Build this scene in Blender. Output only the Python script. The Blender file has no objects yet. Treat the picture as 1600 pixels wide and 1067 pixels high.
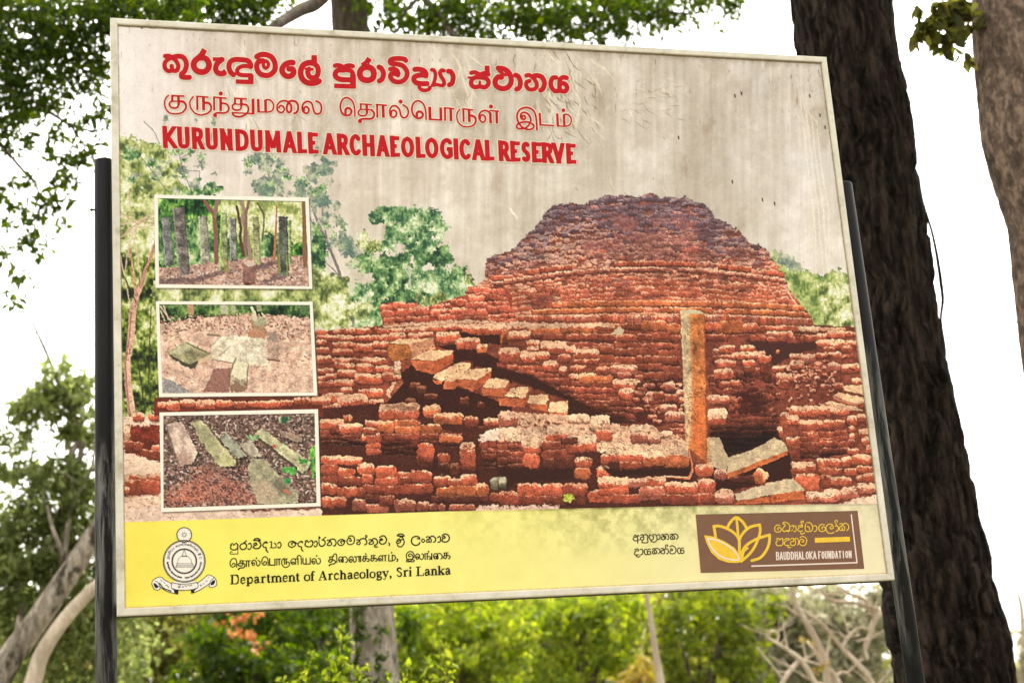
import bpy, math, random
import numpy as np
from mathutils import Matrix, Vector

# ---------------------------------------------------------------- camera
BOARD_TOP = 3.80                       # height of the top edge of the board (m)
CAM = Vector((-1.39504, -4.58471, BOARD_TOP - 2.23809))
# rows: camera right, down, forward written in board axes (x right, y down, z away)
ROT = np.array([[0.959826053, 0.0723080582, -0.271118964], [-2.68208e-05, 0.96625, 0.25760617], [0.280595701, -0.247249841, 0.927433862]])
FOC = 3.132151 * 800                   # focal length in photo pixels (1600 wide)
scene = bpy.context.scene
cam_d = bpy.data.cameras.new('camera'); cam = bpy.data.objects.new('camera', cam_d); scene.collection.objects.link(cam)
_w = lambda r: Vector((r[0], r[2], -r[1]))
_r, _u, _b = _w(ROT[0]), -_w(ROT[1]), -_w(ROT[2])
cam.matrix_world = Matrix(((_r.x, _u.x, _b.x, CAM.x), (_r.y, _u.y, _b.y, CAM.y), (_r.z, _u.z, _b.z, CAM.z), (0, 0, 0, 1)))
cam_d.sensor_width = 36.0; cam_d.lens = 3.132151 * 18; cam_d.clip_start = .05; cam_d.clip_end = 2000
cam_d.dof.use_dof = True; cam_d.dof.focus_distance = 5.0; cam_d.dof.aperture_fstop = 3.8
scene.camera = cam

# ---------------------------------------------------------------- sky, sun, exposure
SUN_EL, SUN_AZ = math.radians(56), math.radians(28)      # azimuth from +Y towards +X: high, behind the sign and to the right
world = bpy.data.worlds.new('World'); scene.world = world; world.use_nodes = True
nt = world.node_tree; bg = nt.nodes['Background']
sky = nt.nodes.new('ShaderNodeTexSky'); sky.sky_type = 'NISHITA'; sky.sun_disc = False
sky.sun_elevation = SUN_EL; sky.sun_rotation = SUN_AZ; sky.air_density = 1.0; sky.dust_density = 4.0; sky.ozone_density = 1.0
hs = nt.nodes.new('ShaderNodeHueSaturation'); hs.inputs['Saturation'].default_value = .08       # thin overcast: the blue is washed out
wm = nt.nodes.new('ShaderNodeMix'); wm.data_type = 'RGBA'; wm.blend_type = 'MULTIPLY'; wm.inputs['Factor'].default_value = 1; wm.inputs['B'].default_value = (1, .968, .90, 1)
nt.links.new(sky.outputs[0], hs.inputs['Color']); nt.links.new(hs.outputs[0], wm.inputs['A']); nt.links.new(wm.outputs['Result'], bg.inputs['Color']); bg.inputs['Strength'].default_value = .15
sun_d = bpy.data.lights.new('sun', 'SUN'); sun_d.energy = 2.0; sun_d.angle = math.radians(6); sun_d.color = (1, .95, .86)
sun = bpy.data.objects.new('sun', sun_d); scene.collection.objects.link(sun)
_sd = Vector((math.sin(SUN_AZ) * math.cos(SUN_EL), math.cos(SUN_AZ) * math.cos(SUN_EL), math.sin(SUN_EL)))
sun.rotation_euler = _sd.to_track_quat('Z', 'Y').to_euler()
scene.view_settings.view_transform = 'Standard'; scene.view_settings.look = 'None'; scene.view_settings.gamma = 1.0
scene.view_settings.exposure = 2.22
scene.cycles.use_denoising = True
scene.cycles.max_bounces = 8; scene.cycles.transparent_max_bounces = 8

# ---------------------------------------------------------------- the printed artwork of the sign
# The print is a flat picture: it is drawn with numpy into colour arrays (no file is read) whose
# samples become vertex colours of flat sheets that lie on the board.
AX, AY, AW, AH = 160, 15, 1260, 970          # window of the drawing sheet (drawing units)
rng = np.random.default_rng(11)

def vnoise(h, w, cy, cx, seed):
    r = np.random.default_rng(seed)
    gy, gx = int(h / cy) + 3, int(w / cx) + 3
    g = r.random((gy, gx))
    y = np.arange(h) / cy; x = np.arange(w) / cx
    y0 = y.astype(int); x0 = x.astype(int); fy = y - y0; fx = x - x0
    fy = (fy * fy * (3 - 2 * fy))[:, None]; fx = (fx * fx * (3 - 2 * fx))[None, :]
    a = g[y0][:, x0]; b = g[y0][:, x0 + 1]; c = g[y0 + 1][:, x0]; d = g[y0 + 1][:, x0 + 1]
    return (a * (1 - fx) + b * fx) * (1 - fy) + (c * (1 - fx) + d * fx) * fy

def fbm(h, w, cell, octs, seed):
    t = np.zeros((h, w)); amp = 1.0; tot = 0
    for o in range(octs):
        t += amp * vnoise(h, w, max(cell / 2**o, 1), max(cell / 2**o, 1), seed + o * 7); tot += amp; amp *= .6
    return t / tot

C = np.zeros((AH, AW, 3))
NDX = (vnoise(AH, AW, 5, 5, 1) - .5) * 1.2 + (vnoise(AH, AW, 2.2, 2.2, 2) - .5)
NDY = (vnoise(AH, AW, 5, 5, 3) - .5) * 1.2 + (vnoise(AH, AW, 2.2, 2.2, 4) - .5)
NF = vnoise(AH, AW, 1.3, 1.3, 5)             # grain
NM = fbm(AH, AW, 9, 3, 6)
NL = fbm(AH, AW, 60, 4, 8)
YY, XX = np.mgrid[0:AH, 0:AW].astype(float); XX += AX; YY += AY

def win(x0, y0, x1, y1, pad=4):
    a = max(int(x0 - pad) - AX, 0); b = min(int(x1 + pad) + 2 - AX, AW)
    c = max(int(y0 - pad) - AY, 0); d = min(int(y1 + pad) + 2 - AY, AH)
    return (slice(c, max(d, c)), slice(a, max(b, a)))

def poly_cov(pts, s, rough=0.0, soft=1.0):
    P = np.asarray(pts, float)
    x = XX[s] + NDX[s] * rough; y = YY[s] + NDY[s] * rough
    ins = np.zeros(x.shape, bool); dm = np.full(x.shape, 1e9)
    for (ax, ay), (bx, by) in zip(P, np.roll(P, -1, 0)):
        c = (ay > y) != (by > y)
        with np.errstate(divide='ignore', invalid='ignore'):
            xi = ax + (y - ay) * (bx - ax) / ((by - ay) if by != ay else 1e-9)
        ins ^= c & (x < xi)
        dx, dy = bx - ax, by - ay; L = dx * dx + dy * dy + 1e-9
        t = np.clip(((x - ax) * dx + (y - ay) * dy) / L, 0, 1)
        dm = np.minimum(dm, (x - ax - t * dx)**2 + (y - ay - t * dy)**2)
    d = np.sqrt(dm) * np.where(ins, -1, 1)
    return np.clip(.5 - d / soft, 0, 1)

def mix(s, col, a):
    C[s] += (np.asarray(col, float) - C[s]) * a[..., None]

def poly(pts, col, rough=1.5, soft=1.0, grain=25, alpha=1.0, mott=0, pad=4):
    P = np.asarray(pts, float)
    s = win(P[:, 0].min(), P[:, 1].min(), P[:, 0].max(), P[:, 1].max(), pad + soft)
    if C[s].size == 0: return
    a = poly_cov(P, s, rough, soft) * alpha
    c = np.asarray(col, float) * (1 + (NF[s] - .5)[..., None] * grain / 170 + (NM[s] - .5)[..., None] * mott / 100)
    mix(s, c, a)

def line(pts, w, col, alpha=1.0, rough=.8, grain=25):
    P = np.asarray(pts, float); ws = np.full(len(P), w, float) if np.isscalar(w) else np.interp(np.linspace(0, 1, len(P)), np.linspace(0, 1, len(w)), w)
    s = win(P[:, 0].min(), P[:, 1].min(), P[:, 0].max(), P[:, 1].max(), ws.max() + 3)
    if C[s].size == 0: return
    x = XX[s] + NDX[s] * rough; y = YY[s] + NDY[s] * rough
    dm = np.full(x.shape, 1e9)
    for i in range(len(P) - 1):
        ax, ay = P[i]; dx, dy = P[i + 1] - P[i]; L = dx * dx + dy * dy + 1e-9
        t = np.clip(((x - ax) * dx + (y - ay) * dy) / L, 0, 1)
        d = np.hypot(x - ax - t * dx, y - ay - t * dy) - (ws[i] * (1 - t) + ws[i + 1] * t) / 2
        dm = np.minimum(dm, d)
    mix(s, np.asarray(col, float) * (1 + (NF[s] - .5)[..., None] * grain / 170), np.clip(.5 - dm, 0, 1) * alpha)

PAL = dict(r=((204, 94, 68), (242, 188, 158)), o=((214, 110, 70), (244, 192, 154)), d=((154, 70, 52), (214, 148, 120)),
           k=((108, 52, 39), (160, 98, 78)), p=((184, 98, 80), (238, 186, 162)), s=((210, 98, 76), (242, 172, 146)),
           g=((146, 134, 108), (200, 190, 162)), l=((218, 160, 132), (244, 204, 178)),
           v=((120, 92, 102), (178, 150, 146)), m=((158, 96, 92), (208, 166, 152)), w=((194, 90, 66), (232, 176, 148)))

def brick(cx, cy, w, h, top=.3, kind='r', ang=0.0, rough=2.1, dark=.5, rnd=.32):
    fr, lit = PAL[kind]; top = top * .8; h = h * 1.1; w = w * 1.05
    s = win(cx - w / 2, cy - h / 2, cx + w / 2, cy + h / 2, 5 + abs(ang) * w / 2)
    if C[s].size == 0: return
    x = XX[s] + NDX[s] * rough - cx; y = YY[s] + NDY[s] * rough - cy
    ca, sa = math.cos(ang), math.sin(ang)
    u = x * ca + y * sa; v = -x * sa + y * ca
    r = min(w, h) * rnd
    def sd(u, v):
        qx = np.abs(u) - w / 2 + r; qy = np.abs(v) - h / 2 + r
        return np.hypot(np.maximum(qx, 0), np.maximum(qy, 0)) + np.minimum(np.maximum(qx, qy), 0) - r
    sh = np.clip(.5 - sd(u, v - 2) / 2.5, 0, 1) * dark
    mix(s, (76, 38, 30), sh)
    d = sd(u, v); a = np.clip(.5 - d, 0, 1)
    vv = v / h + .5
    tone = rng.uniform(.86, 1.12)
    g = (NF[s] - .5)[..., None]; m = (NM[s] - .5)[..., None]
    front = np.asarray(fr) * tone * (1.06 - .42 * np.clip((vv - top) / (1.001 - top), 0, 1))[..., None] * (1 + g * .26 + m * .5)
    litc = np.asarray(lit) * (1 + g * .18 + m * .25)
    k = np.clip((top + (NM[s] - .5) * .45 + (NF[s] - .5) * .25 - vv) * h / 2.6 + .5, 0, 1) if top > 0 else np.zeros_like(vv)
    spk = (NF[s] > .86)[..., None] * .12
    litc = litc * (1 - spk)
    col = front * (1 - k[..., None]) + litc * k[..., None]
    edge = np.clip((d + 1.8) / 1.8, 0, 1) * np.clip((vv - .35) * 2, 0, 1)
    col = col * (1 - .38 * edge[..., None])
    mix(s, col, a)

def bricks(crop, text):
    ox, oy, sc = crop
    for t in text.split():
        f = t.split(',')
        x0, y0, x1, y1 = (float(q) for q in f[:4])
        top = float(f[4]) if len(f) > 4 and f[4] else .3
        kind = f[5] if len(f) > 5 else 'r'
        ang = float(f[6]) if len(f) > 6 else rng.uniform(-.05, .05)
        brick(ox + (x0 + x1) / 2 / sc, oy + (y0 + y1) / 2 / sc, (x1 - x0) / sc, (y1 - y0) / sc, top, kind, ang)

def cp(crop, text):
    ox, oy, sc = crop
    return [(ox + float(a) / sc, oy + float(b) / sc) for a, b in (q.split(',') for q in text.split())]

def courses(pts, rowh, bw, kind, top=.18, curve=None, jit=.5, skip=0.0, shade=None, joint=(112, 52, 39)):
    """regular masonry clipped to a polygon"""
    P = np.asarray(pts, float); x0, y0 = P.min(0); x1, y1 = P.max(0)
    s = win(x0 - 45, y0 - 45, x1 + 45, y1 + 45); keep = C[s].copy()
    mask = poly_cov(P, s, 2.0)
    mix(s, joint, np.ones_like(mask))
    y = y0 - 30
    while y < y1 + 10:
        rh = rowh * rng.uniform(.85, 1.15); x = x0 - rng.uniform(0, bw)
        while x < x1 + bw:
            w = bw * rng.uniform(.45, 1.75)
            yc = y + (curve(x + w / 2) if curve else 0) + 1.3 * math.sin(x * .09 + y) + 1.0 * math.sin(x * .031 + y * 2.3)
            if rng.random() > skip and y0 - 12 < yc < y1 + 12:
                brick(x + w / 2, yc + rng.uniform(-jit, jit) * 1.8, w - 1.0, (rh - .9) * rng.uniform(.85, 1.2), top * rng.uniform(.4, 1.6), kind if isinstance(kind, str) else kind(x, yc), rng.uniform(-.06, .06), 2.0, .3, .25)
            x += w
        y += rh
    if shade is not None:
        C[s] *= shade(XX[s], YY[s])[..., None]
    C[s] = keep + (C[s] - keep) * mask[..., None]

def foliage(pts, cols, cell=4, cover=.6, edge=10, rough=6, seed=0, alpha=1.0):
    """leafy mass inside a ragged polygon; cols dark->light"""
    P = np.asarray(pts, float); x0, y0 = P.min(0); x1, y1 = P.max(0)
    s = win(x0, y0, x1, y1, edge + 8); h, w = C[s].shape[:2]
    if h < 3 or w < 3: return
    a = poly_cov(P, s, rough, edge)
    n1 = vnoise(h, w, cell * 1.2, cell * 1.2, 100 + seed); n2 = vnoise(h, w, cell * .6, cell * .6, 200 + seed); n3 = vnoise(h, w, cell * 4, cell * 4, 300 + seed)
    n4 = vnoise(h, w, cell * 1.6, cell * .6, 350 + seed)
    t = .40 * n1 + .2 * n2 + .75 * n3 + .25 * n4 - .2
    t = (t - t.min()) / (t.max() - t.min() + 1e-9)
    hole = vnoise(h, w, cell * 1.3, cell * 1.3, 400 + seed) * .6 + n2 * .25 + vnoise(h, w, cell * 5, cell * 5, 500 + seed) * .35
    k = np.clip((a * 1.25 - .55 + cover - hole) * 4.5, 0, 1) * (a > .02)
    xs = np.linspace(0, 1, len(cols)); cc = np.stack([np.interp(np.clip((t - .2) / .6, 0, 1), xs, [c[i] for c in cols]) for i in range(3)], -1)
    cc *= (1 + (NF[s] - .5)[..., None] * .25)
    mix(s, cc, k * alpha)

def blob(cx, cy, rx, ry, n=14, j=.25):
    a = np.linspace(0, 2 * math.pi, n, endpoint=False)
    k = 1 + rng.uniform(-j, j, n)
    return [(cx + math.cos(t) * rx * q, cy + math.sin(t) * ry * q) for t, q in zip(a, k)]

YG = [(84, 98, 60), (138, 152, 86), (188, 196, 122), (232, 233, 180), (252, 250, 228)]
GR = [(54, 90, 66), (92, 134, 90), (140, 174, 118), (194, 214, 160), (238, 242, 212)]
GD = [(38, 66, 48), (66, 104, 68), (104, 144, 88), (156, 188, 122), (220, 230, 182)]
GY = [(112, 126, 118), (144, 156, 140), (174, 182, 158), (206, 206, 178)]

def paint_background():
    tx = np.clip((XX - 180) / 1150, 0, 1); ty = np.clip((YY - 40) / 460, 0, 1)
    xs = [0, .02, .06, .2, .35, .6, .8, .93, 1]
    cr = [254, 252, 243, 231, 225, 214, 211, 220, 232]; cg = [247, 243, 232, 218, 212, 202, 199, 209, 221]; cb = [243, 240, 227, 208, 199, 188, 187, 199, 211]
    for i, c in enumerate((cr, cg, cb)): C[..., i] = np.interp(tx, xs, c)
    warm = np.clip((ty - .45) * 2, 0, 1)[..., None] * np.clip(1.2 - tx, 0, 1)[..., None]
    C[:] = C + warm * (np.array([10, 12, 8]))
    low = (np.clip((ty - .55) * 2.2, 0, 1) * np.clip((tx - .75) * 5, 0, 1))[..., None]
    C[:] = C + low * np.array([14, 14, 14])
    st = vnoise(AH, AW, 140, 7, 21) * .5 + vnoise(AH, AW, 60, 3, 22) * .35 + vnoise(AH, AW, 220, 22, 23) * .6
    st = (st - st.mean()) / st.std()
    amp = (11 * np.clip((tx - .01) * 8, 0.1, 1) * (1.15 - .5 * ty))[..., None]
    C[:] = C + amp * st[..., None] * np.array([.8, .85, 1.0]) * .7
    C[:] = C + ((NL - .5) * 40)[..., None] * np.array([.7, .75, .9]) * np.clip((tx - .02) * 6, .15, 1)[..., None]
    C[:] = C + ((NM - .5) * 16 + (NF - .5) * 12)[..., None]
    gb = np.clip((fbm(AH, AW, 120, 3, 31) - .5) * 4 - .2, 0, 1) * np.clip((tx - .7) * 5, 0, 1)
    C[:] = C + gb[..., None] * np.array([-10, -4, 1])
    bl = fbm(AH, AW, 46, 4, 47); bl2 = vnoise(AH, AW, 90, 10, 48)
    C[:] = C - (np.clip((bl - .52) * 5, 0, 1) * np.clip((bl2 - .35) * 3, 0, 1) * np.clip((tx - .04) * 8, .1, 1) * (YY < 480))[..., None] * np.array([17, 20, 24])
    C[:] = C + (np.clip((.42 - bl) * 6, 0, 1) * np.clip((tx - .02) * 8, .1, 1) * (YY < 480))[..., None] * np.array([12, 13, 15])
    dk = np.clip((vnoise(AH, AW, 26, 3, 41) * vnoise(AH, AW, 8, 2, 42) - .62) * 6, 0, 1) * np.clip(1 - np.abs(YY - 66 - (XX - 200) * .05) / 150, 0, 1)
    C[:] = C - dk[..., None] * np.array([52, 56, 62])
    edge = np.clip(1 - np.abs(YY - (38 + (XX - 200) * .0555)) / (4 + 14 * vnoise(AH, AW, 300, 6, 44)), 0, 1) * np.clip((tx - .05) * 6, 0, 1)
    C[:] = C - edge[..., None] * np.array([40, 42, 48]) * .8
    r = np.random.default_rng(5)
    def scratches(n, bx, by, L, ang, w, col, al):
        for _ in range(n):
            x = r.uniform(*bx); y = r.uniform(*by); a = ang + r.normal(0, .25); l = r.uniform(*L)
            pts = [(x, y)]
            for q in range(4):
                a += r.normal(0, .22); pts.append((pts[-1][0] + math.cos(a) * l / 4, pts[-1][1] + math.sin(a) * l / 4))
            line(pts, [w * .3, w, w * .3], col, al * r.uniform(.4, 1))
    scratches(26, (835, 905), (60, 215), (12, 50), 1.05, 1.7, (112, 92, 62), .8)
    scratches(40, (850, 930), (120, 215), (6, 22), 1.0, 1.5, (96, 78, 52), .75)
    scratches(30, (840, 925), (70, 210), (14, 50), 1.1, 3.5, (246, 232, 206), .75)
    scratches(16, (340, 385), (60, 200), (12, 60), 1.15, 3.6, (255, 248, 232), .8)
    scratches(12, (350, 400), (90, 200), (8, 30), 1.1, 1.2, (110, 92, 66), .6)
    scratches(10, (455, 480), (140, 180), (6, 24), 1.2, 1.2, (110, 92, 66), .6)
    scratches(14, (700, 740), (80, 170), (12, 60), 1.2, 3.6, (250, 238, 214), .75)
    scratches(6, (705, 745), (130, 170), (8, 20), .9, 1.2, (100, 84, 56), .7)
    scratches(26, (965, 1060), (120, 190), (6, 30), .35, 1.4, (120, 104, 78), .55)
    scratches(16, (980, 1060), (120, 190), (8, 30), .3, 2.6, (244, 232, 210), .6)
    scratches(70, (260, 1260), (60, 290), (4, 22), 1.5, 2.0, (250, 240, 220), .5)
    scratches(30, (400, 1300), (60, 300), (3, 9), 1.5, 1.2, (110, 96, 70), .6)
    scratches(10, (255, 330), (100, 160), (20, 50), 1.2, 1.4, (255, 248, 235), .6)
    for k in range(4):
        x = 1253 + k * 7
        line([(x - 8, 120 + 20 * k), (x + 2, 190), (x + 9, 260), (x + 18 + k, 330), (x + 22, 380), (x + 22 + 6 * math.sin(k), 430)], [.6, 1.8, 2.2, 1.2], (252, 243, 226), .7)
    line([(797, 326), (800, 332), (805, 336), (808, 343)], [2, 4, 3, 1], (255, 248, 228), 1)
    for x, y in ((221, 43), (1148, 150), (1158, 146), (1281, 180), (1289, 199), (1144, 284), (1191, 312), (1265, 150), (1210, 318), (1060, 215)):
        line([(x, y - 1.5), (x + .6, y + 2.2)], 2.1, (40, 34, 26), .9, 0)

def paint_trees():
    # left wood behind the insets
    foliage([(180, 212), (205, 218), (226, 226), (248, 250), (262, 262), (285, 290), (300, 310), (300, 660), (180, 660)], YG, 4.5, .98, 14, 8, 1)
    foliage([(185, 300), (250, 310), (250, 450), (185, 440)], YG, 4, .55, 20, 8, 2)
    foliage([(183, 400), (252, 410), (252, 640), (183, 640)], [(18, 26, 14), (48, 62, 26), (96, 116, 44), (168, 180, 88), (236, 238, 190)], 4, .8, 12, 8, 3)
    foliage([(240, 440), (500, 448), (500, 480), (240, 480)], YG, 4, .95, 6, 4, 4)
    for k, (x, y, rx, ry) in enumerate(((245, 240, 22, 16), (265, 262, 18, 14), (225, 232, 25, 12), (290, 302, 24, 9), (318, 300, 22, 8), (340, 296, 12, 6), (236, 256, 10, 8), (205, 240, 16, 9))):
        foliage(blob(x, y, rx, ry), GD if k in (3, 4, 5, 6, 7) else YG, 3.5, .75, 7, 5, 10 + k)
    r = np.random.default_rng(9)
    for k in range(34):
        x, y = r.uniform(205, 345), r.uniform(180, 300)
        foliage(blob(x, y, r.uniform(4, 11), r.uniform(3, 8)), GY if k % 3 else GR, 2.2, .42, 5, 4, 50 + k)
    for pts in ([(300, 300), (286, 268), (279, 240), (281, 205)], [(281, 248), (312, 232)], [(290, 266), (312, 268), (312, 280)], [(262, 300), (240, 270), (215, 240)], [(225, 190), (240, 205), (250, 225)]):
        line(pts, 1.4, (110, 106, 96), .75)
    line([(207, 650), (200, 600), (199, 565), (205, 525), (207, 488), (213, 462), (224, 440)], [12, 10, 9, 12, 9, 6], (214, 172, 156))
    line([(203, 650), (197, 600), (196, 565), (202, 525), (205, 488)], [4, 3, 3], (150, 104, 92), .8)
    for pts in ([(190, 335), (205, 362), (214, 395), (221, 440)], [(186, 352), (215, 346), (246, 330)], [(188, 372), (212, 356), (247, 352)], [(196, 420), (202, 380), (214, 352), (230, 340)], [(226, 440), (232, 400), (244, 372)], [(200, 300), (206, 340)], [(188, 400), (196, 440), (204, 476)]): line(pts, 2.2, (222, 196, 176), .9, 1.2)
    line([(213, 462), (210, 440), (207, 415), (203, 390)], [5, 3], (190, 150, 132)); line([(220, 448), (228, 420), (238, 395), (246, 370)], [6, 3], (176, 132, 112))
    for pts in ([(190, 425), (212, 470)], [(232, 600), (236, 480)], [(226, 640), (215, 560)], [(245, 560), (250, 540)], [(185, 330), (215, 350), (240, 340)], [(190, 370), (220, 345), (246, 350)]):
        line(pts, 2, (58, 44, 36) if pts[0][1] > 400 else (196, 164, 140), .8)
    # grey sparse trees over the second half of the left side
    def tree(limbs, col, al=1):
        for w, pts in limbs: line(pts, w, col, al)
    tree([([7, 5, 4, 2], [(551, 508), (544, 468), (528, 420), (512, 380), (496, 346), (482, 310)]), ([3, 1.5], [(520, 398), (500, 372), (484, 340)]), ([3, 1], [(512, 380), (504, 340), (503, 300)]),
          ([2.5, 1], [(536, 440), (520, 420), (508, 410)]), ([3, 1.5], [(446, 312), (428, 294), (418, 270), (404, 240)]), ([2, 1], [(428, 294), (440, 300)])], (118, 108, 108), .9)
    for k in range(120):
        t = r.random()
        x, y = [(505, 268), (478, 285), (470, 300), (500, 310), (520, 345), (534, 380), (545, 400), (420, 262), (440, 272), (412, 296), (428, 292), (405, 244), (495, 300)][k % 13]
        foliage(blob(x + r.normal(0, 9), y + r.normal(0, 10), r.uniform(4, 10), r.uniform(4, 9)), GY if k % 4 else GR, 2.0, .46, 5, 4, 120 + k)
    for k, (x, y, rx, ry) in enumerate(((505, 262, 10, 12), (470, 295, 10, 14), (505, 312, 14, 12), (415, 300, 16, 9), (400, 248, 9, 10), (545, 385, 12, 16))):
        foliage(blob(x, y, rx, ry), [(96, 120, 112), (130, 150, 130), (168, 184, 150)], 2.4, .62, 6, 5, 260 + k)
    foliage([(486, 345), (500, 352), (512, 390), (506, 430), (492, 450), (486, 440)], GD, 3, .62, 10, 6, 300)
    foliage([(488, 420), (545, 440), (545, 512), (488, 512)], YG, 3.4, .8, 14, 8, 301)
    foliage([(553, 440), (590, 450), (610, 512), (553, 512)], GR, 3.4, .85, 10, 8, 302)
    # the round tree
    F = (530, 310, 5.617)
    def fb(x, y, rx, ry, cols, cov, k): foliage(blob(F[0] + x / F[2], F[1] + y / F[2], rx / F[2], ry / F[2]), cols, 3.0, cov - .08, 7, 7, 320 + k)
    line(cp(F, '620,760 620,690 605,560 560,420 480,320 420,260'), [4, 3, 2], (196, 186, 172)); line(cp(F, '612,600 640,430 680,260 700,120'), [3, 1.5], (190, 180, 166))
    line(cp(F, '606,660 560,590 500,540'), [2.5, 1.5], (206, 198, 186))
    cl = [(450, 150, 150, 80, GR, .62), (330, 170, 70, 60, GR, .7), (600, 130, 150, 60, GR, .5), (770, 150, 120, 70, GR, .62), (870, 250, 90, 90, GR, .72), (850, 340, 70, 60, GR, .6), (640, 380, 120, 70, GR, .6), (620, 250, 200, 90, GR, .5), (520, 310, 130, 90, GR, .5), (740, 300, 120, 80, GR, .5), (640, 180, 160, 60, GR, .55),
          (330, 420, 140, 70, YG, .62), (220, 380, 70, 80, YG, .5), (430, 420, 80, 70, GR, .6), (240, 520, 70, 60, GD, .8), (230, 600, 70, 70, GD, .75), (420, 600, 130, 120, GD, .85), (420, 720, 150, 120, GD, .9),
          (560, 560, 80, 100, GD, .7), (880, 490, 120, 90, GD, .9), (740, 500, 110, 100, GD, .85), (780, 430, 90, 80, GR, .7), (560, 760, 150, 140, GD, .92), (700, 690, 100, 90, GR, .85), (860, 700, 180, 110, GR, .85), (1040, 680, 80, 110, GD, .85),
          (1050, 800, 80, 90, GR, .85), (800, 830, 220, 110, GR, .9), (640, 880, 170, 90, GD, .92), (380, 870, 130, 110, GD, .85), (880, 900, 130, 60, YG, .8), (1150, 740, 40, 60, YG, .6), (200, 880, 100, 90, GR, .8), (180, 980, 120, 70, YG, .8), (430, 950, 120, 80, GD, .9)]
    for k, (x, y, rx, ry, c, cov) in enumerate(cl): fb(x, y, rx, ry, c, cov, k)
    line(cp(F, '620,760 620,690 605,600'), [4, 3], (206, 198, 182), .9); line(cp(F, '560,590 606,660'), 1.6, (220, 212, 200), .9)
    line(cp(F, '690,940 680,880 720,800'), 1.6, (170, 130, 100), .9)
    # bush on the right of the mound
    foliage([(1206, 394), (1222, 396), (1240, 410), (1254, 424), (1284, 432), (1306, 424), (1345, 430), (1360, 530), (1270, 530)], [(96, 118, 66), (150, 170, 96), (196, 206, 130), (232, 234, 180)], 3.4, .95, 8, 6, 380)
    foliage([(1206, 392), (1230, 398), (1252, 412), (1250, 424), (1226, 420)], GY, 3, .75, 8, 5, 381)
    foliage([(1270, 440), (1345, 440), (1350, 520), (1290, 512)], YG, 3.2, .5, 14, 6, 382)

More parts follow.
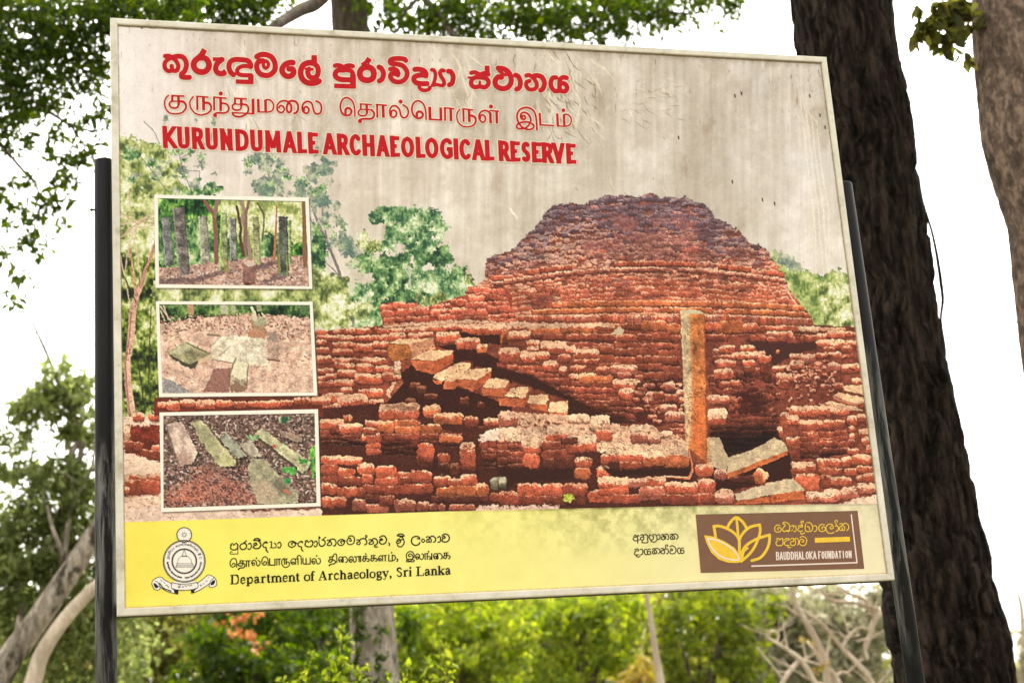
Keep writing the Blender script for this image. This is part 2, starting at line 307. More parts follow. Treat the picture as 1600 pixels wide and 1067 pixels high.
def paint_mound():
    sil = [(728, 455), (742, 448), (757, 437), (758, 422), (762, 403), (780, 397), (800, 392), (808, 383), (818, 372), (828, 362), (838, 352), (848, 340), (855, 326), (866, 322), (876, 319), (893, 317), (905, 321), (915, 319), (926, 312), (938, 308),
           (955, 304), (965, 307), (980, 303), (992, 307), (1005, 306), (1020, 302), (1032, 308), (1045, 307), (1060, 309), (1072, 307), (1085, 314), (1100, 318), (1110, 327), (1117, 341), (1128, 343), (1140, 350), (1150, 358), (1160, 368), (1168, 379),
           (1188, 382), (1199, 390), (1205, 403), (1216, 415), (1227, 432), (1233, 452), (1246, 470), (1262, 488), (1277, 512), (1200, 512), (800, 512), (780, 512), (728, 500)]
    s = win(670, 240, 1340, 560); keep = C[s].copy(); m = poly_cov(sil, s, 3.2)
    C[s] = np.array([134, 76, 66])
    cur = lambda x: 24 * ((x - 1005) / 245.0)**2
    r = np.random.default_rng(3)
    y = 270.0
    while y < 500:
        rh = r.uniform(5.5, 8.5) if y < 440 else r.uniform(8, 10)
        x = 725 - r.uniform(0, 10)
        while x < 1285:
            w = r.uniform(7, 17) if y < 440 else r.uniform(12, 24)
            yc = y + cur(x) + r.normal(0, 1.6 if y < 430 else .6)
            depth = np.interp(yc, [300, 345, 372, 415, 440, 500], [0, .15, .45, .7, .95, 1]) + r.normal(0, .13) - (.25 if x < 850 and yc < 430 else 0) - (.22 if x > 1085 and yc < 395 else 0)
            kind = 'v' if depth < .3 else ('m' if depth < .72 else 'w')
            top = abs(r.normal(.3, .2)) if y < 440 else abs(r.normal(.18, .12))
            if 900 < x < 1110 and 320 < yc < 410: top *= .35
            if 840 < x < 930 and 345 < yc < 425: top = min(.75, top + .25)
            if r.random() > .06: brick(x + w / 2, yc, w, rh, top, kind, r.normal(0, .10 if y < 430 else .02), 3.0, .45, .35)
            x += w * r.uniform(.9, 1.05)
        y += rh * .94
    for k in range(26):                                  # shadowed pockets of the ruined dome
        x, y = r.uniform(800, 1190), r.uniform(330, 480)
        poly(blob(x, y, r.uniform(4, 16), r.uniform(2, 6)), (74, 44, 50), 4, 4, 20, .55)
    for k in range(16):
        x, y = r.uniform(920, 1090), r.uniform(335, 405)
        poly(blob(x, y, r.uniform(8, 22), r.uniform(4, 10)), (170, 98, 102), 5, 6, 30, .45)
    for k in range(5): line([(1216 + k * 2, 425 + 4 * k), (1226 + k * 3, 450 + 4 * k), (1238 + 4 * k, 468 + 5 * k)], 1.1, (226, 196, 170), .7)
    cc = YY[s] - 24 * ((XX[s] - 1005) / 245.0)**2
    zone = np.stack([np.interp(cc, [300, 340, 385, 425, 470, 505], q) for q in ([132, 140, 166, 180, 190, 196], [106, 104, 112, 108, 100, 104], [116, 110, 106, 92, 78, 80])], -1)
    hw = np.interp(YY[s], [300, 312, 325, 345, 370, 390, 415, 445, 505], [40, 95, 150, 165, 185, 225, 250, 268, 275])
    rim = np.clip((np.abs(XX[s] - 1002) / hw - .55) / .45, 0, 1)**1.4 * np.interp(YY[s], [300, 420, 500], [.62, .5, .25])
    C[s] = C[s] * (1 - rim * .42)[..., None] + np.array([58, 46, 60]) * (rim * .30)[..., None]
    C[s] = C[s] * .72 + zone * .28 + (C[s].mean(-1, keepdims=True) - 110) * .15
    for yb, hb, kind, top, bw in ((406, 8, 'w', .12, 18), (415, 7, 'p', .4, 14), (468, 9, 'o', .12, 24), (478, 8, 'o', .1, 22), (486, 4.5, 'w', .3, 20)):
        x = 770 if yb < 450 else 830
        while x < 1270:
            w = bw * r.uniform(.7, 1.4)
            if r.random() > (.28 if yb in (406,) else .06): brick(x + w / 2, yb + cur(x) * (1 if yb < 450 else .35) + 6, w - 1, hb, top, kind, 0.0, 1.6, .6, .2)
            x += w
    x = 800
    while x < 1280:
        w = r.uniform(9, 15); brick(x + w / 2, 499 + (x > 1150) * (x - 1150) * .05, w - .9, 13, .22, 'p' if x % 3 < 1 else 'w', 0, 1.2, .7, .15); x += w
    C[s] = keep + (C[s] - keep) * m[..., None]

K1 = (490, 460, 5.161); K2 = (780, 490, 5.161); K3 = (1060, 480, 5.161); K4 = (490, 610, 5.161); K5 = (780, 610, 5.161); K6 = (1070, 600, 5.161)

def slab(crop, top=None, front=None, side=None, tc=(242, 194, 156), fc=(196, 98, 62), sc=(172, 80, 50)):
    for p, c in ((front, fc), (side, sc), (top, tc)):
        if p: poly(cp(crop, p), c, 1.6, 1.0, 30, 1.0, 40)

def paint_ruin():
    poly([(244, 628), (486, 612), (492, 520), (600, 508), (720, 500), (800, 500), (1280, 508), (1420, 515), (1420, 830), (244, 830)], (122, 60, 46), 2, 1, 40, 1, 60)
    # wall of the terrace left of the mound
    poly(cp(K1, '540,90 640,60 740,60 830,120 930,100 1100,40 1250,0 1250,-60 1520,-60 1600,0 1600,260 560,260'), (150, 62, 48), 2)
    courses([(731, 450), (760, 447), (786, 449), (807, 502), (731, 502)], 9.5, 17, 's', .12, None, .5)
    bricks(K1, '540,85,640,130,.2,s 640,60,740,110,.25,s 740,70,830,130,.25,s 550,130,650,190,.1,s 670,115,820,180,.1,s 640,185,730,220,.15,s 740,175,800,220,.1,s 800,175,930,230,.25,s 560,190,650,240,.1,s 575,230,760,265,.3,d 960,80,1050,120,.4,s 1050,70,1120,110,.3,s 810,95,930,170,.5,s 940,120,1030,180,.4,s 1020,115,1110,150,.4,s 1010,160,1120,215,.2,s 1100,40,1160,80,.2,s 1150,40,1240,90,.1,s 1250,10,1380,65,.3,s 1225,65,1400,125,.15,s 1110,110,1230,175,.2,s 1220,120,1300,180,.1,s 1110,170,1200,225,.05,s 1300,120,1400,180,.1,s 1200,180,1280,225,.1,d 1280,180,1400,220,.1,d')
    # terrace face: dark masonry
    sh = lambda x, y: np.interp(y, [500, 520, 560, 600, 640], [1.0, .95, .8, .62, .5])
    courses([(880, 506), (1062, 506), (1062, 610), (960, 600), (900, 560), (870, 530)], 10.7, 21, 'w', .08, lambda x: (x - 960) * .02, .4, 0, sh)
    courses([(1100, 506), (1280, 510), (1290, 530), (1250, 560), (1200, 560), (1180, 600), (1110, 600)], 10.5, 20, 'd', .08, None, .4, 0, lambda x, y: np.interp(y, [505, 530, 560], [1, .85, .5]))
    bricks(K2, '130,100,230,130,.3,o 230,85,420,125,.3,o 250,110,540,165,.3,o 500,90,640,150,.1,o 640,80,800,155,.12,o 780,80,970,130,.15,o 990,80,1150,130,.15,d 1150,60,1345,135,.08,o 1345,85,1460,160,.1,o 545,165,640,215,.2,d 650,160,800,210,.25,d 800,165,925,215,.2,d 945,175,1100,230,.15,d 1115,165,1230,210,.2,d 1235,155,1370,210,.05,d 1370,170,1460,220,.1,d 270,165,350,205,.1,d 360,165,510,210,.1,d')
    poly(cp(K2, '970,100 1000,130 1000,170 900,165 940,130'), (206, 184, 156), 2)
    # pale strip along the top of the terrace
    poly([(600, 508), (700, 500), (810, 503), (960, 507), (960, 511), (800, 512), (600, 520)], (236, 190, 166), 3, 2, 30, .9)
    # rubble of the left flank
    poly(cp(K1, '0,300 500,270 1200,230 1560,235 1560,300 1180,400 980,450 600,520 700,640 700,860 560,1032 0,1032'), (128, 60, 45), 2, 1, 40, 1, 60)
    bricks(K1, '20,290,110,330 160,280,240,320,.5 240,275,340,325,.5 345,275,460,325,.3 490,255,510,330,.1 510,275,620,330,.3 620,270,740,310,.6 740,260,910,310,.6 910,245,1070,305,.45 1070,240,1200,290,.6 1200,240,1360,330,.45 1360,240,1560,330,.5 20,330,95,365,.3 95,330,320,380,.5 330,335,410,375,.4 415,330,600,375,.5 610,310,740,390,.5 760,310,850,370,.5 850,305,960,355,.5 990,305,1180,390,.55 20,370,100,410,.4 150,385,280,440,.45 330,400,480,465,.35 270,385,340,420,.5 480,380,600,430,.6 20,430,130,480,.25 160,440,320,500,.4,d 480,450,600,500,.3,d 20,495,145,560,.4 150,510,300,560,.5 390,510,580,570,.45 300,515,390,560,.3,d 170,555,330,605,.4 340,560,480,630,.4 490,580,650,630,.5 650,540,705,640,.7,l 30,600,160,640,.4 190,610,340,670,.45 30,660,100,700,.4 100,640,190,690,.5 30,700,160,750,.3 170,690,330,740,.55 330,640,550,720,.4 550,630,650,700,.4,d 640,650,705,690,.6 225,750,315,800,.5 365,765,555,830,.35 0,810,90,870,.5 90,800,250,870,.5 200,810,430,930,.55 445,845,560,910,.45 0,880,145,945,.45 150,880,215,950,.4')
    poly(cp(K1, '580,830 640,700 740,700 735,780 640,850'), (150, 84, 64), 4, 1, 90, 1, 80); poly(cp(K1, '580,820 640,700 665,700 610,840'), (222, 170, 146), 3, 1, 60)
    # stair and the shadow it throws
    poly(cp(K1, '700,640 800,560 960,640 1160,740 1600,900 1600,1060 900,1060 560,900 720,720'), (58, 28, 21), 2, 2, 50)
    poly(cp(K1, '980,420 1160,400 1340,450 1600,560 1600,720 1430,680 1420,600 1130,560 1130,460'), (58, 28, 21), 2, 2, 50)
    poly(cp(K1, '1180,300 1370,330 1560,330 1500,410 1340,390 1180,350'), (58, 28, 21), 2, 2)
    bricks(K1, '1150,350,1340,440,.5,r 1320,400,1400,470,.5,o 780,710,860,760,.2,k 830,740,910,800,.3,k 900,800,1000,850,.3,k 750,840,820,890,.3,k 1180,830,1250,890,.1,k 1320,870,1380,920,.1,k')
    slab(K1, '605,392 700,360 965,350 772,402', '600,440 612,400 772,402 802,505 650,540 615,520', '772,400 968,352 980,440 802,505', fc=(178, 104, 56), sc=(214, 148, 116))
    slab(K1, '780,522 930,450 1130,452 1110,482 962,534', '775,535 962,534 962,640 830,610', '962,534 1130,460 1120,550 965,640')
    slab(K1, '960,672 1000,630 1190,545 1275,555 1262,585 1040,700', '958,685 1040,700 1035,722 985,727', None); line(cp(K1, '1200,540 1275,545 1275,590'), 3, (110, 44, 30))
    slab(K1, '1060,700 1180,595 1258,582 1240,612 1130,702', '1040,760 1060,700 1130,702 1128,765', '1130,702 1240,612 1250,640 1128,765')
    slab(K1, '1160,682 1260,602 1430,594 1430,618 1320,690', '1152,692 1320,690 1290,780 1170,732', '1320,690 1432,610 1425,690 1290,780')
    slab(K1, '1365,748 1410,682 1575,670 1575,700 1535,758', '1360,755 1538,756 1520,822 1360,810', '1538,756 1576,690 1562,780 1520,822')
    # diagonal wall behind the stair
    courses(cp(K2, '-20,390 270,390 560,500 900,525 970,640 1085,640 1080,800 1110,890 830,800 560,660 240,490 -20,440'), 9.5, 17, 'd', .06, lambda x: (x - 800) * .05, .4, .05, lambda x, y: np.clip(1.15 - (y - 570 - (x - 790) * .28) / 70, .35, 1.1))
    poly(cp(K2, '-20,430 240,485 560,655 830,795 1110,885 900,900 560,815 550,705 395,650 235,585 -20,510'), (58, 28, 21), 2, 5, 50)
    slab(K2, '40,662 92,602 235,590 235,620 207,684', '-10,680 207,686 203,757 0,742', '207,684 237,612 236,700 203,757')
    slab(K2, '228,722 250,660 397,650 396,690 372,732', '232,730 392,726 390,792 250,762', None); slab(K2, '395,772 420,712 556,704 552,802 400,792', '400,790 552,800 552,824 402,806', None)
    bricks(K2, '0,275,165,390,.5 175,300,290,395,.65 220,215,325,265,.6 225,265,320,300,.8 340,225,540,320,.7 290,310,410,370,.45 470,330,570,390,.2,r 540,260,620,320,.8 620,285,800,360,.55 600,370,800,410,.25,d 355,380,475,470,.5 480,430,545,500,.6 570,420,700,480,.4,d 560,490,640,530,.6 650,480,770,560,.35,o 770,480,910,560,.3,o 780,430,900,490,.4,d 900,420,1110,490,.4,p 950,475,1060,525,.4,d 1090,495,1165,550,.3,d 920,530,1130,610,.6 970,600,1080,690,.45,r 80,140,250,210,.7 10,140,75,240,.1,d')
    line(cp(K2, '15,230 30,160 60,140 75,200'), 3.5, (176, 92, 48))
    # loose rubble by the pillar
    r = np.random.default_rng(17)
    poly(cp(K2, '1100,560 1500,520 1500,900 1100,880'), (78, 36, 29), 3, 3, 50, 1, 60)
    for k in range(60):
        x, y = r.uniform(1100, 1490), r.uniform(570, 880); w = r.uniform(25, 90)
        brick(K2[0] + x / 5.161, K2[1] + y / 5.161, w / 5.161, w * .6 / 5.161, r.uniform(.2, .6), 'd' if r.random() < .6 else 'p', r.normal(0, .2), 2.2)
    bricks(K2, '1335,650,1445,710,.3,d 1300,735,1430,795,.4,p 1340,560,1420,620,.4,p 1340,790,1490,870,.4,p 1240,625,1330,690,.4,d')
    courses(cp(K2, '1370,890 1500,880 1500,1000 1400,1010'), 9, 16, 'd')
    # hollow right of the pillar
    poly(cp(K3, '215,230 560,240 1110,260 1430,300 1520,900 820,1032 215,1032'), (120, 58, 46), 2, 2, 40, 1, 70)
    poly(cp(K3, '540,265 1110,275 1110,340 960,380 760,480 740,400 620,340'), (70, 38, 32), 2, 4)
    courses(cp(K3, '230,870 830,850 830,1040 230,1040'), 10, 20, 'k', .02, None, .3, .0, lambda x, y: np.clip(1.25 - (y - 650) / 45, .5, 1.2))
    poly(cp(K3, '470,670 670,650 680,850 480,860'), (70, 30, 24), 4, 4, 50)
    for k in range(90):
        x, y = r.uniform(260, 800), r.uniform(500, 880); w = r.uniform(30, 90)
        brick(K3[0] + x / 5.161, K3[1] + y / 5.161, w / 5.161, w * .7 / 5.161, r.uniform(0, .2), 'k' if r.random() < .6 else 'd', r.normal(0, .25), 2.4, .6)
    poly(cp(K3, '490,700 660,690 665,840 490,850'), (62, 26, 21), 6, 8, 50, .75)
    bricks(K3, '215,125,330,190,.1,r 330,110,525,205,.06,o 525,135,640,200,.2,r 640,155,700,200,.3,d 700,150,870,185,.35 870,150,970,200,.15 970,155,1140,200,.7,l 1140,165,1340,200,.6 715,195,820,245,.4,p 820,195,925,255,.45 580,225,700,275,.1,d 720,245,870,285,.1,d 870,240,1010,290,.15,d 1010,225,1110,280,.15,d 1110,215,1200,270,.3 1200,190,1340,250,.4 1340,200,1430,240,.4 230,220,400,270,.1,d 1115,265,1220,320,.55 1215,260,1340,330,.6 1330,270,1440,320,.55 1160,320,1260,370,.3,d 1220,360,1400,410,.4 1320,310,1400,370,.4,d 1310,460,1460,530,.4 1200,450,1310,520,.4,p 1160,560,1260,620,.5,p 1150,620,1210,660,.5 1240,610,1330,670,.4,d 1400,570,1480,630,.6 275,335,340,390,.4,p 330,310,455,370,.4 275,390,420,440,.2,d 300,425,460,490,.45 290,500,440,580,.45 500,310,620,365,.4 430,365,560,420,.5 540,360,700,420,.5 520,430,620,480,.3 530,480,610,530,.1,d 640,390,750,450,.3 415,590,490,635,.2 330,600,420,660,.2,d 370,650,430,700,.3,d 230,720,410,790,.4,p 760,470,910,530,.35 785,535,1030,600,.55 800,590,900,660,.2,d 900,375,1010,440,.5 1000,380,1110,450,.45,p 1110,370,1200,410,.3 900,430,1010,500,.55 1040,450,1200,600,.1,d 690,440,745,600,.05,k')
    for k in range(80):
        x, y = r.normal(1050, 110), r.normal(560, 90)
        brick(K3[0] + x / 5.161, K3[1] + y / 5.161, r.uniform(3, 9), r.uniform(3, 6), .5, 'd' if k % 3 else 'p', r.normal(0, .4), 2.4, .5)
    # big lit walls in front of the hollow, right
    poly(cp(K6, '760,240 1500,180 1560,960 980,960 860,740 820,450'), (124, 60, 47), 2, 1, 40, 1, 60)
    slab(K6, '1270,20 1330,5 1445,10 1445,90 1290,50', None, None); slab(K6, '1195,95 1240,65 1440,110 1440,150 1400,165', '1195,100 1400,165 1400,185 1200,125', '1400,160 1445,130 1445,185 1405,190', fc=(206, 120, 98))
    slab(K6, '1125,160 1180,135 1400,190 1440,215 1330,215', '1130,165 1330,215 1320,225 1135,180', None, fc=(206, 120, 98))
    bricks(K6, '840,180,960,265,.5 950,178,1090,265,.5 1080,180,1210,255,.5 1200,190,1335,250,.5 770,235,840,350,.3 830,255,920,330,.6 915,290,985,375,.4 975,290,1105,375,.4 1110,290,1200,360,.3 1190,290,1290,360,.3 1310,260,1400,330,.45 1390,240,1460,310,.5 720,350,790,440,.35 820,430,960,520,.35 830,510,960,610,.05,d')
    courses(cp(K6, '930,370 1310,355 1310,560 1080,600 930,600'), 9.5, 17, 'd', .05, None, .3, 0, lambda x, y: np.clip(1.15 - (y - 685) / 45, .4, 1.1))
    bricks(K6, '985,395,1075,470,.15 985,465,1075,550,.02,d 1320,340,1370,390,.4 1330,395,1370,450,.5 1320,450,1370,500,.3,d 1310,520,1400,570,.4 1405,360,1490,440,.6 1430,430,1500,500,.5 1460,490,1510,560,.5')
    bricks(K6, '850,630,1050,730,.5 1070,600,1250,680,.4 1260,590,1350,670,.4 1350,570,1500,650,.4 890,730,1090,870,.2 1090,680,1260,740,.15 1090,735,1190,830,.1,d 1180,750,1340,820,.45 1290,680,1400,740,.25 1390,660,1530,720,.3 1380,740,1430,790,.5 1430,720,1540,790,.3 980,870,1140,950,.6,p 1120,850,1260,950,.6,p 1260,830,1400,930,.6,p 1390,800,1540,880,.6,p')
    poly(cp(K6, '1250,960 1400,920 1560,890 1580,1000 1240,1000'), (246, 212, 192), 3, 2)
    # fallen slabs at the foot of the pillar
    poly(cp(K6, '180,320 720,330 860,600 860,760 640,800 400,860 180,860'), (58, 28, 23), 2, 3, 40)
    courses(cp(K6, '190,300 760,300 720,420 620,490 340,580 280,430 190,430'), 10, 18, 'k', .02, None, .3, 0, lambda x, y: np.clip(1.1 - (y - 655) / 40, .35, 1))
    bricks(K6, '180,90,300,160,.5,p 290,110,360,170,.4,d 190,200,340,300,.65,l 190,280,330,330,.05,d')
    slab(K6, '175,430 282,430 348,590 335,705 175,640', None, None, tc=(200, 176, 144)); slab(K6, '338,592 500,545 620,490 720,430 800,470 835,535 345,718', '345,716 835,535 825,572 345,768', None, tc=(216, 192, 158), fc=(200, 102, 60))
    bricks(K6, '550,690,665,800,.4,o,.6 240,690,340,770,.5,p 80,650,225,740,.3 0,770,120,890,.4 110,765,245,890,.35 0,890,140,960,.1 130,885,270,960,.1,d 250,850,390,965,.7,p 360,740,560,800,.05,k')
    slab(K6, '400,885 620,815 660,815 690,890 430,945', '425,945 685,905 688,958 400,968', None, tc=(224, 202, 170), fc=(196, 98, 62)); slab(K6, '640,800 870,758 972,852 690,892', '690,892 955,846 965,920 700,957', None, tc=(216, 194, 160), fc=(194, 96, 56))
    # the standing pillar
    poly([(1063, 487), (1070, 485), (1081, 484), (1081, 560), (1083, 650), (1081, 700), (1073, 702), (1069, 600)], (204, 178, 142), 1.5, 1, 50, 1, 70)
    poly([(1078, 488), (1101, 490), (1103, 600), (1104.5, 722), (1096, 716), (1077, 700), (1082, 640), (1080, 560)], (190, 108, 60), 1.5, 1, 40, 1, 90)
    poly([(1062, 487), (1068, 484), (1082, 483.5), (1094, 486), (1102, 491), (1080, 490)], (214, 202, 166), 1.2)
    poly([(1080, 620), (1104, 620), (1104.5, 722), (1096, 716), (1078, 700)], (208, 98, 50), 3, 16, 30, .65); line([(1079, 492), (1080.5, 560), (1082, 640), (1078, 694)], 5, (196, 140, 98), .55, 1.6); line([(1070, 622), (1103, 618)], 1.2, (120, 80, 50), .6); line([(1101, 494), (1103, 600), (1104, 716)], 2.2, (136, 66, 36), .6); line([(1066, 495), (1068, 590), (1072, 690)], 2, (226, 206, 172), .6)
    for k in range(26): line([(1066 + 36 * ((k * 37) % 100) / 100, 500 + 8 * k), (1066 + 36 * ((k * 37) % 100) / 100 + 1.5, 506 + 8 * k)], 1.8, (120, 74, 46), .45)
    # foreground, lower left
    poly(cp(K4, '0,150 540,100 900,110 1340,300 1600,300 1600,1000 0,1000'), (72, 35, 27), 2, 3, 50)
    courses(cp(K4, '50,290 400,320 420,450 60,440'), 9, 18, 'd', .08, lambda x: 0, .3, 0, lambda x, y: np.clip(1.2 - (y - 668) / 32, .4, 1.1))
    courses(cp(K4, '500,240 860,240 860,520 560,520 540,350'), 9.5, 19, 'd', .04, None, .3, 0, lambda x, y: np.clip(1.3 - (y - 655) / 55, .4, 1.15))
    courses(cp(K4, '860,270 1200,350 1190,480 860,400'), 9.5, 19, 'd', .04, None, .3, 0, lambda x, y: np.clip(1.2 - (y - 670) / 40, .4, 1.1))
    bricks(K4, '530,110,850,235,.55 885,120,1025,220,.4,o 970,185,1200,270,.4,o 1215,210,1330,290,.3,d 1370,225,1490,290,.5 1490,170,1600,270,.6 490,250,650,340,.15,o 650,240,840,300,.1,o 660,290,860,350,.08,o 870,275,1030,350,.08,o 1015,360,1195,420,.1,o 560,350,730,400,.05,d 730,350,850,400,.03,d 860,350,1010,390,.05,d 50,235,250,310,.5 210,265,390,350,.5 420,345,540,425,.3 425,425,540,475,.05 425,475,540,520,.03,d 385,350,420,410,.5 415,240,510,300,.6 400,300,500,350,.6 240,200,275,250,.2 280,200,310,250,.4,o 840,430,965,610,.04,r 1005,505,1100,580,.2,d 1000,585,1090,640,.3,d 1100,590,1180,670,.2,d 1185,430,1305,660,.28,r')
    poly(cp(K4, '600,115 830,120 830,150 640,150'), (120, 78, 62), 5, 6, 80, .7)
    poly(cp(K4, '840,540 970,560 1330,640 1330,690 960,650 840,600'), (54, 27, 21), 4, 10, 30, .8)
    courses(cp(K4, '1335,400 1620,405 1620,640 1380,640'), 10, 20, 'd', .05, None, .3, 0, lambda x, y: np.clip(1.15 - (y - 695) / 45, .45, 1.1))
    poly(cp(K4, '1325,410 1345,360 1400,320 1500,300 1530,330 1620,300 1620,415 1500,405'), (250, 218, 200), 3, 1.2, 40, 1, 30)
    bricks(K4, '60,530,160,600,.35 160,530,390,600,.55 360,590,490,680,.4 500,610,660,700,.1 660,660,780,720,.08 780,650,950,740,.08 970,690,1110,770,.22 1090,710,1200,780,.35 1190,680,1320,770,.25 60,600,200,690,.05,d 200,630,330,700,.05,r 390,680,480,750,.05 60,690,200,750,.05,d 200,695,390,770,.05,d 500,705,680,770,.05 680,700,780,780,.03,d 730,755,960,830,.03 990,780,1160,850,.03,o 1150,770,1320,850,.03,o 1310,750,1410,850,.3,o 400,760,560,830,.05,d 560,770,740,840,.03,d 60,750,190,840,.3 190,780,350,860,.2 350,790,420,860,.1,d 60,860,260,940,.25 310,880,430,970,.12,p 430,920,600,985,.1,p 530,850,650,930,.1,d 650,880,820,975,.25,p 830,900,930,975,.2,p 935,910,1000,970,.15,p 1000,920,1060,970,.2,p 1100,920,1300,970,.2,p 1430,700,1550,800,.35,g 1420,830,1490,900,.2,d 1490,820,1600,920,.3,p 420,840,530,900,.1,k 960,850,1400,900,.05,k')
    poly(cp(K4, '1300,975 1330,935 1600,915 1620,1000 1290,1000'), (240, 202, 186), 4, 2, 50)
    # foreground, middle
    poly(cp(K5, '-20,400 180,400 600,420 800,500 1540,560 1600,700 1600,960 0,960'), (72, 35, 27), 2, 3, 50)
    poly(cp(K5, '0,175 160,180 400,190 560,195 720,200 740,260 900,260 1040,300 1220,275 1300,330 1460,380 1520,430 1535,545 1160,560 820,500 780,480 0,420'), (224, 174, 148), 3, 1.5, 60, 1, 60)
    for k in range(240):
        x, y = r.uniform(0, 1520), r.uniform(180, 520)
        if y < 170 + x * .17 or y > 430 + x * .08: continue
        w = r.uniform(6, 34); brick(K5[0] + x / 5.161, K5[1] + y / 5.161, w / 5.161 + 1, w * .6 / 5.161 + 1, r.uniform(.35, .9), 'p' if r.random() < .5 else 'r', r.normal(0, .4), 2.2, .5)
    bricks(K5, '0,175,150,290,.55,p 735,205,890,330,.75,l 770,320,910,400,.15 560,195,725,260,.8,l 1060,275,1220,345,.85,l 1300,330,1390,380,.8,l 1060,340,1200,420,.35,p 1200,350,1300,430,.6,p 0,300,50,410,.95,l 40,305,180,415,.95,l 180,310,330,465,.95,l 180,455,325,520,.05 190,515,325,620,.02 385,285,630,365,.9,l 380,355,600,420,.05 350,410,560,480,.05,d 350,480,600,560,.03,d 360,550,600,640,.02,k 550,360,780,440,.9,l 545,430,780,500,.08 500,380,630,430,.1,k 610,540,745,625,.35,r 610,630,735,710,.03,o 790,610,890,715,.4,r')
    courses(cp(K5, '-10,410 185,410 190,625 -10,620'), 10, 20, 'd', .04, None, .3, 0, lambda x, y: np.clip(1.15 - (y - 700) / 50, .5, 1))
    poly(cp(K5, '0,620 600,640 600,720 150,740 60,800 0,700'), (54, 27, 21), 3, 6, 40, .85)
    poly(cp(K5, '820,440 960,430 1160,440 1500,440 1530,530 1330,560 1160,540 970,520 820,500'), (228, 186, 158), 3, 1.2, 60, 1, 60)
    bricks(K5, '820,520,885,600,.2 880,520,960,580,.05 970,515,1150,590,.05 1160,540,1330,610,.05,o 1340,525,1530,620,.04,o 970,580,1150,640,.03,d')
    poly(cp(K5, '820,605 980,640 1540,620 1540,690 1340,680 900,690'), (54, 27, 21), 3, 5, 40)
    line(cp(K5, '1330,690 1430,700 1530,705 1558,650 1555,590 1530,480'), [2, 4, 3, 2], (206, 120, 88)); line(cp(K5, '1330,686 1430,694 1520,698'), 1.2, (250, 214, 190), .9)
    bricks(K5, '150,755,345,860,.12,r 345,755,520,850,.12,r 150,850,380,920,.05,d 380,850,700,930,.05,k 520,750,710,850,.3,d 720,810,910,900,.2,r 800,700,1040,800,.6 805,790,1040,840,.0 1040,710,1200,780,.5,p 1190,695,1340,780,.5 1130,780,1340,880,.05,p 910,840,1130,910,.05,d 1340,740,1480,830,.4 1470,740,1600,840,.4 1310,840,1600,920,.05,d 0,700,55,790,.4,g 0,815,150,920,.35,d')
    foliage(blob(K5[0] + 555 / 5.161, K5[1] + 865 / 5.161, 9, 7), [(96, 120, 30), (190, 200, 70), (236, 232, 130)], 2.4, .5, 3, 3, 600)
    poly(cp(K5, '0,935 480,925 480,1000 0,1000'), (238, 200, 188), 4, 3, 50, .9)
    # the strip left of the inset photographs
    L = (180, 600, 4.637)
    poly(cp(L, '30,240 110,235 340,250 340,1010 30,1010'), (250, 216, 198), 2, 1, 20, 1, 20)
    poly(cp(L, '60,330 110,300 330,300 330,570 180,530 60,490'), (126, 46, 32), 4, 2, 40, 1, 80); poly(cp(L, '90,380 330,420 330,480 190,470'), (70, 28, 22), 4, 8, 40, .8)
    bricks(L, '130,205,210,268,.5 245,215,330,268,.4 66,290,110,410,.6,l 66,410,130,490,.1,d 120,420,200,490,.1,d 265,440,330,500,.3 190,480,330,545,.1,d 70,640,120,730,.6,l 105,655,180,700,.4 175,660,250,720,.55 240,650,330,715,.5 66,700,200,800,.05 190,700,330,795,.05 66,745,100,800,.4')
    poly(cp(L, '60,520 120,505 330,575 330,650 60,650'), (250, 218, 200), 3, 1.5, 20)
    for k in range(30):
        x, y = r.uniform(70, 330), r.uniform(800, 900); line(cp(L, f'{x},{y} {x+20},{y+4}'), 1.3, (214, 150, 130), .6)
    # stones showing between the second and third inset, and under the third
    poly([(240, 622), (505, 614), (505, 650), (240, 650)], (98, 38, 28), 2)
    x = 246
    while x < 500:
        w = r.uniform(12, 34); brick(x + w / 2, 633 + r.normal(0, 2) - (x - 246) * .02, w - 1, r.uniform(9, 15), r.uniform(.2, .55), 'r', r.normal(0, .05)); x += w
    poly([(180, 800), (245, 790), (500, 783), (505, 825), (180, 825)], (250, 218, 202), 3, 1, 25, 1, 30)
    for k in range(14):
        x = 380 + k * 9; brick(x, 794 - k * .25 + r.normal(0, 1.5), r.uniform(6, 16), r.uniform(4, 8), .6, 'p', 0)
    poly([(480, 800), (560, 797), (700, 796), (700, 812), (480, 815)], (244, 208, 192), 4, 1.5, 40, .0)

def crisp(s, k=.8, r=2, soft=True):
    """unsharp masking, as a print lab does it"""
    c = C[s]; p = np.pad(c, ((r + 1, r), (r + 1, r), (0, 0)), 'edge').cumsum(0).cumsum(1); n = 2 * r + 1
    b = (p[n:, n:] - p[:-n, n:] - p[n:, :-n] + p[:-n, :-n]) / n**2
    red = np.clip((c[..., 0] - c[..., 1] - 16) / 24, .15 if soft else 1, 1)[..., None]
    C[s] = np.clip(c + k * (c - b) * red, 0, 255)

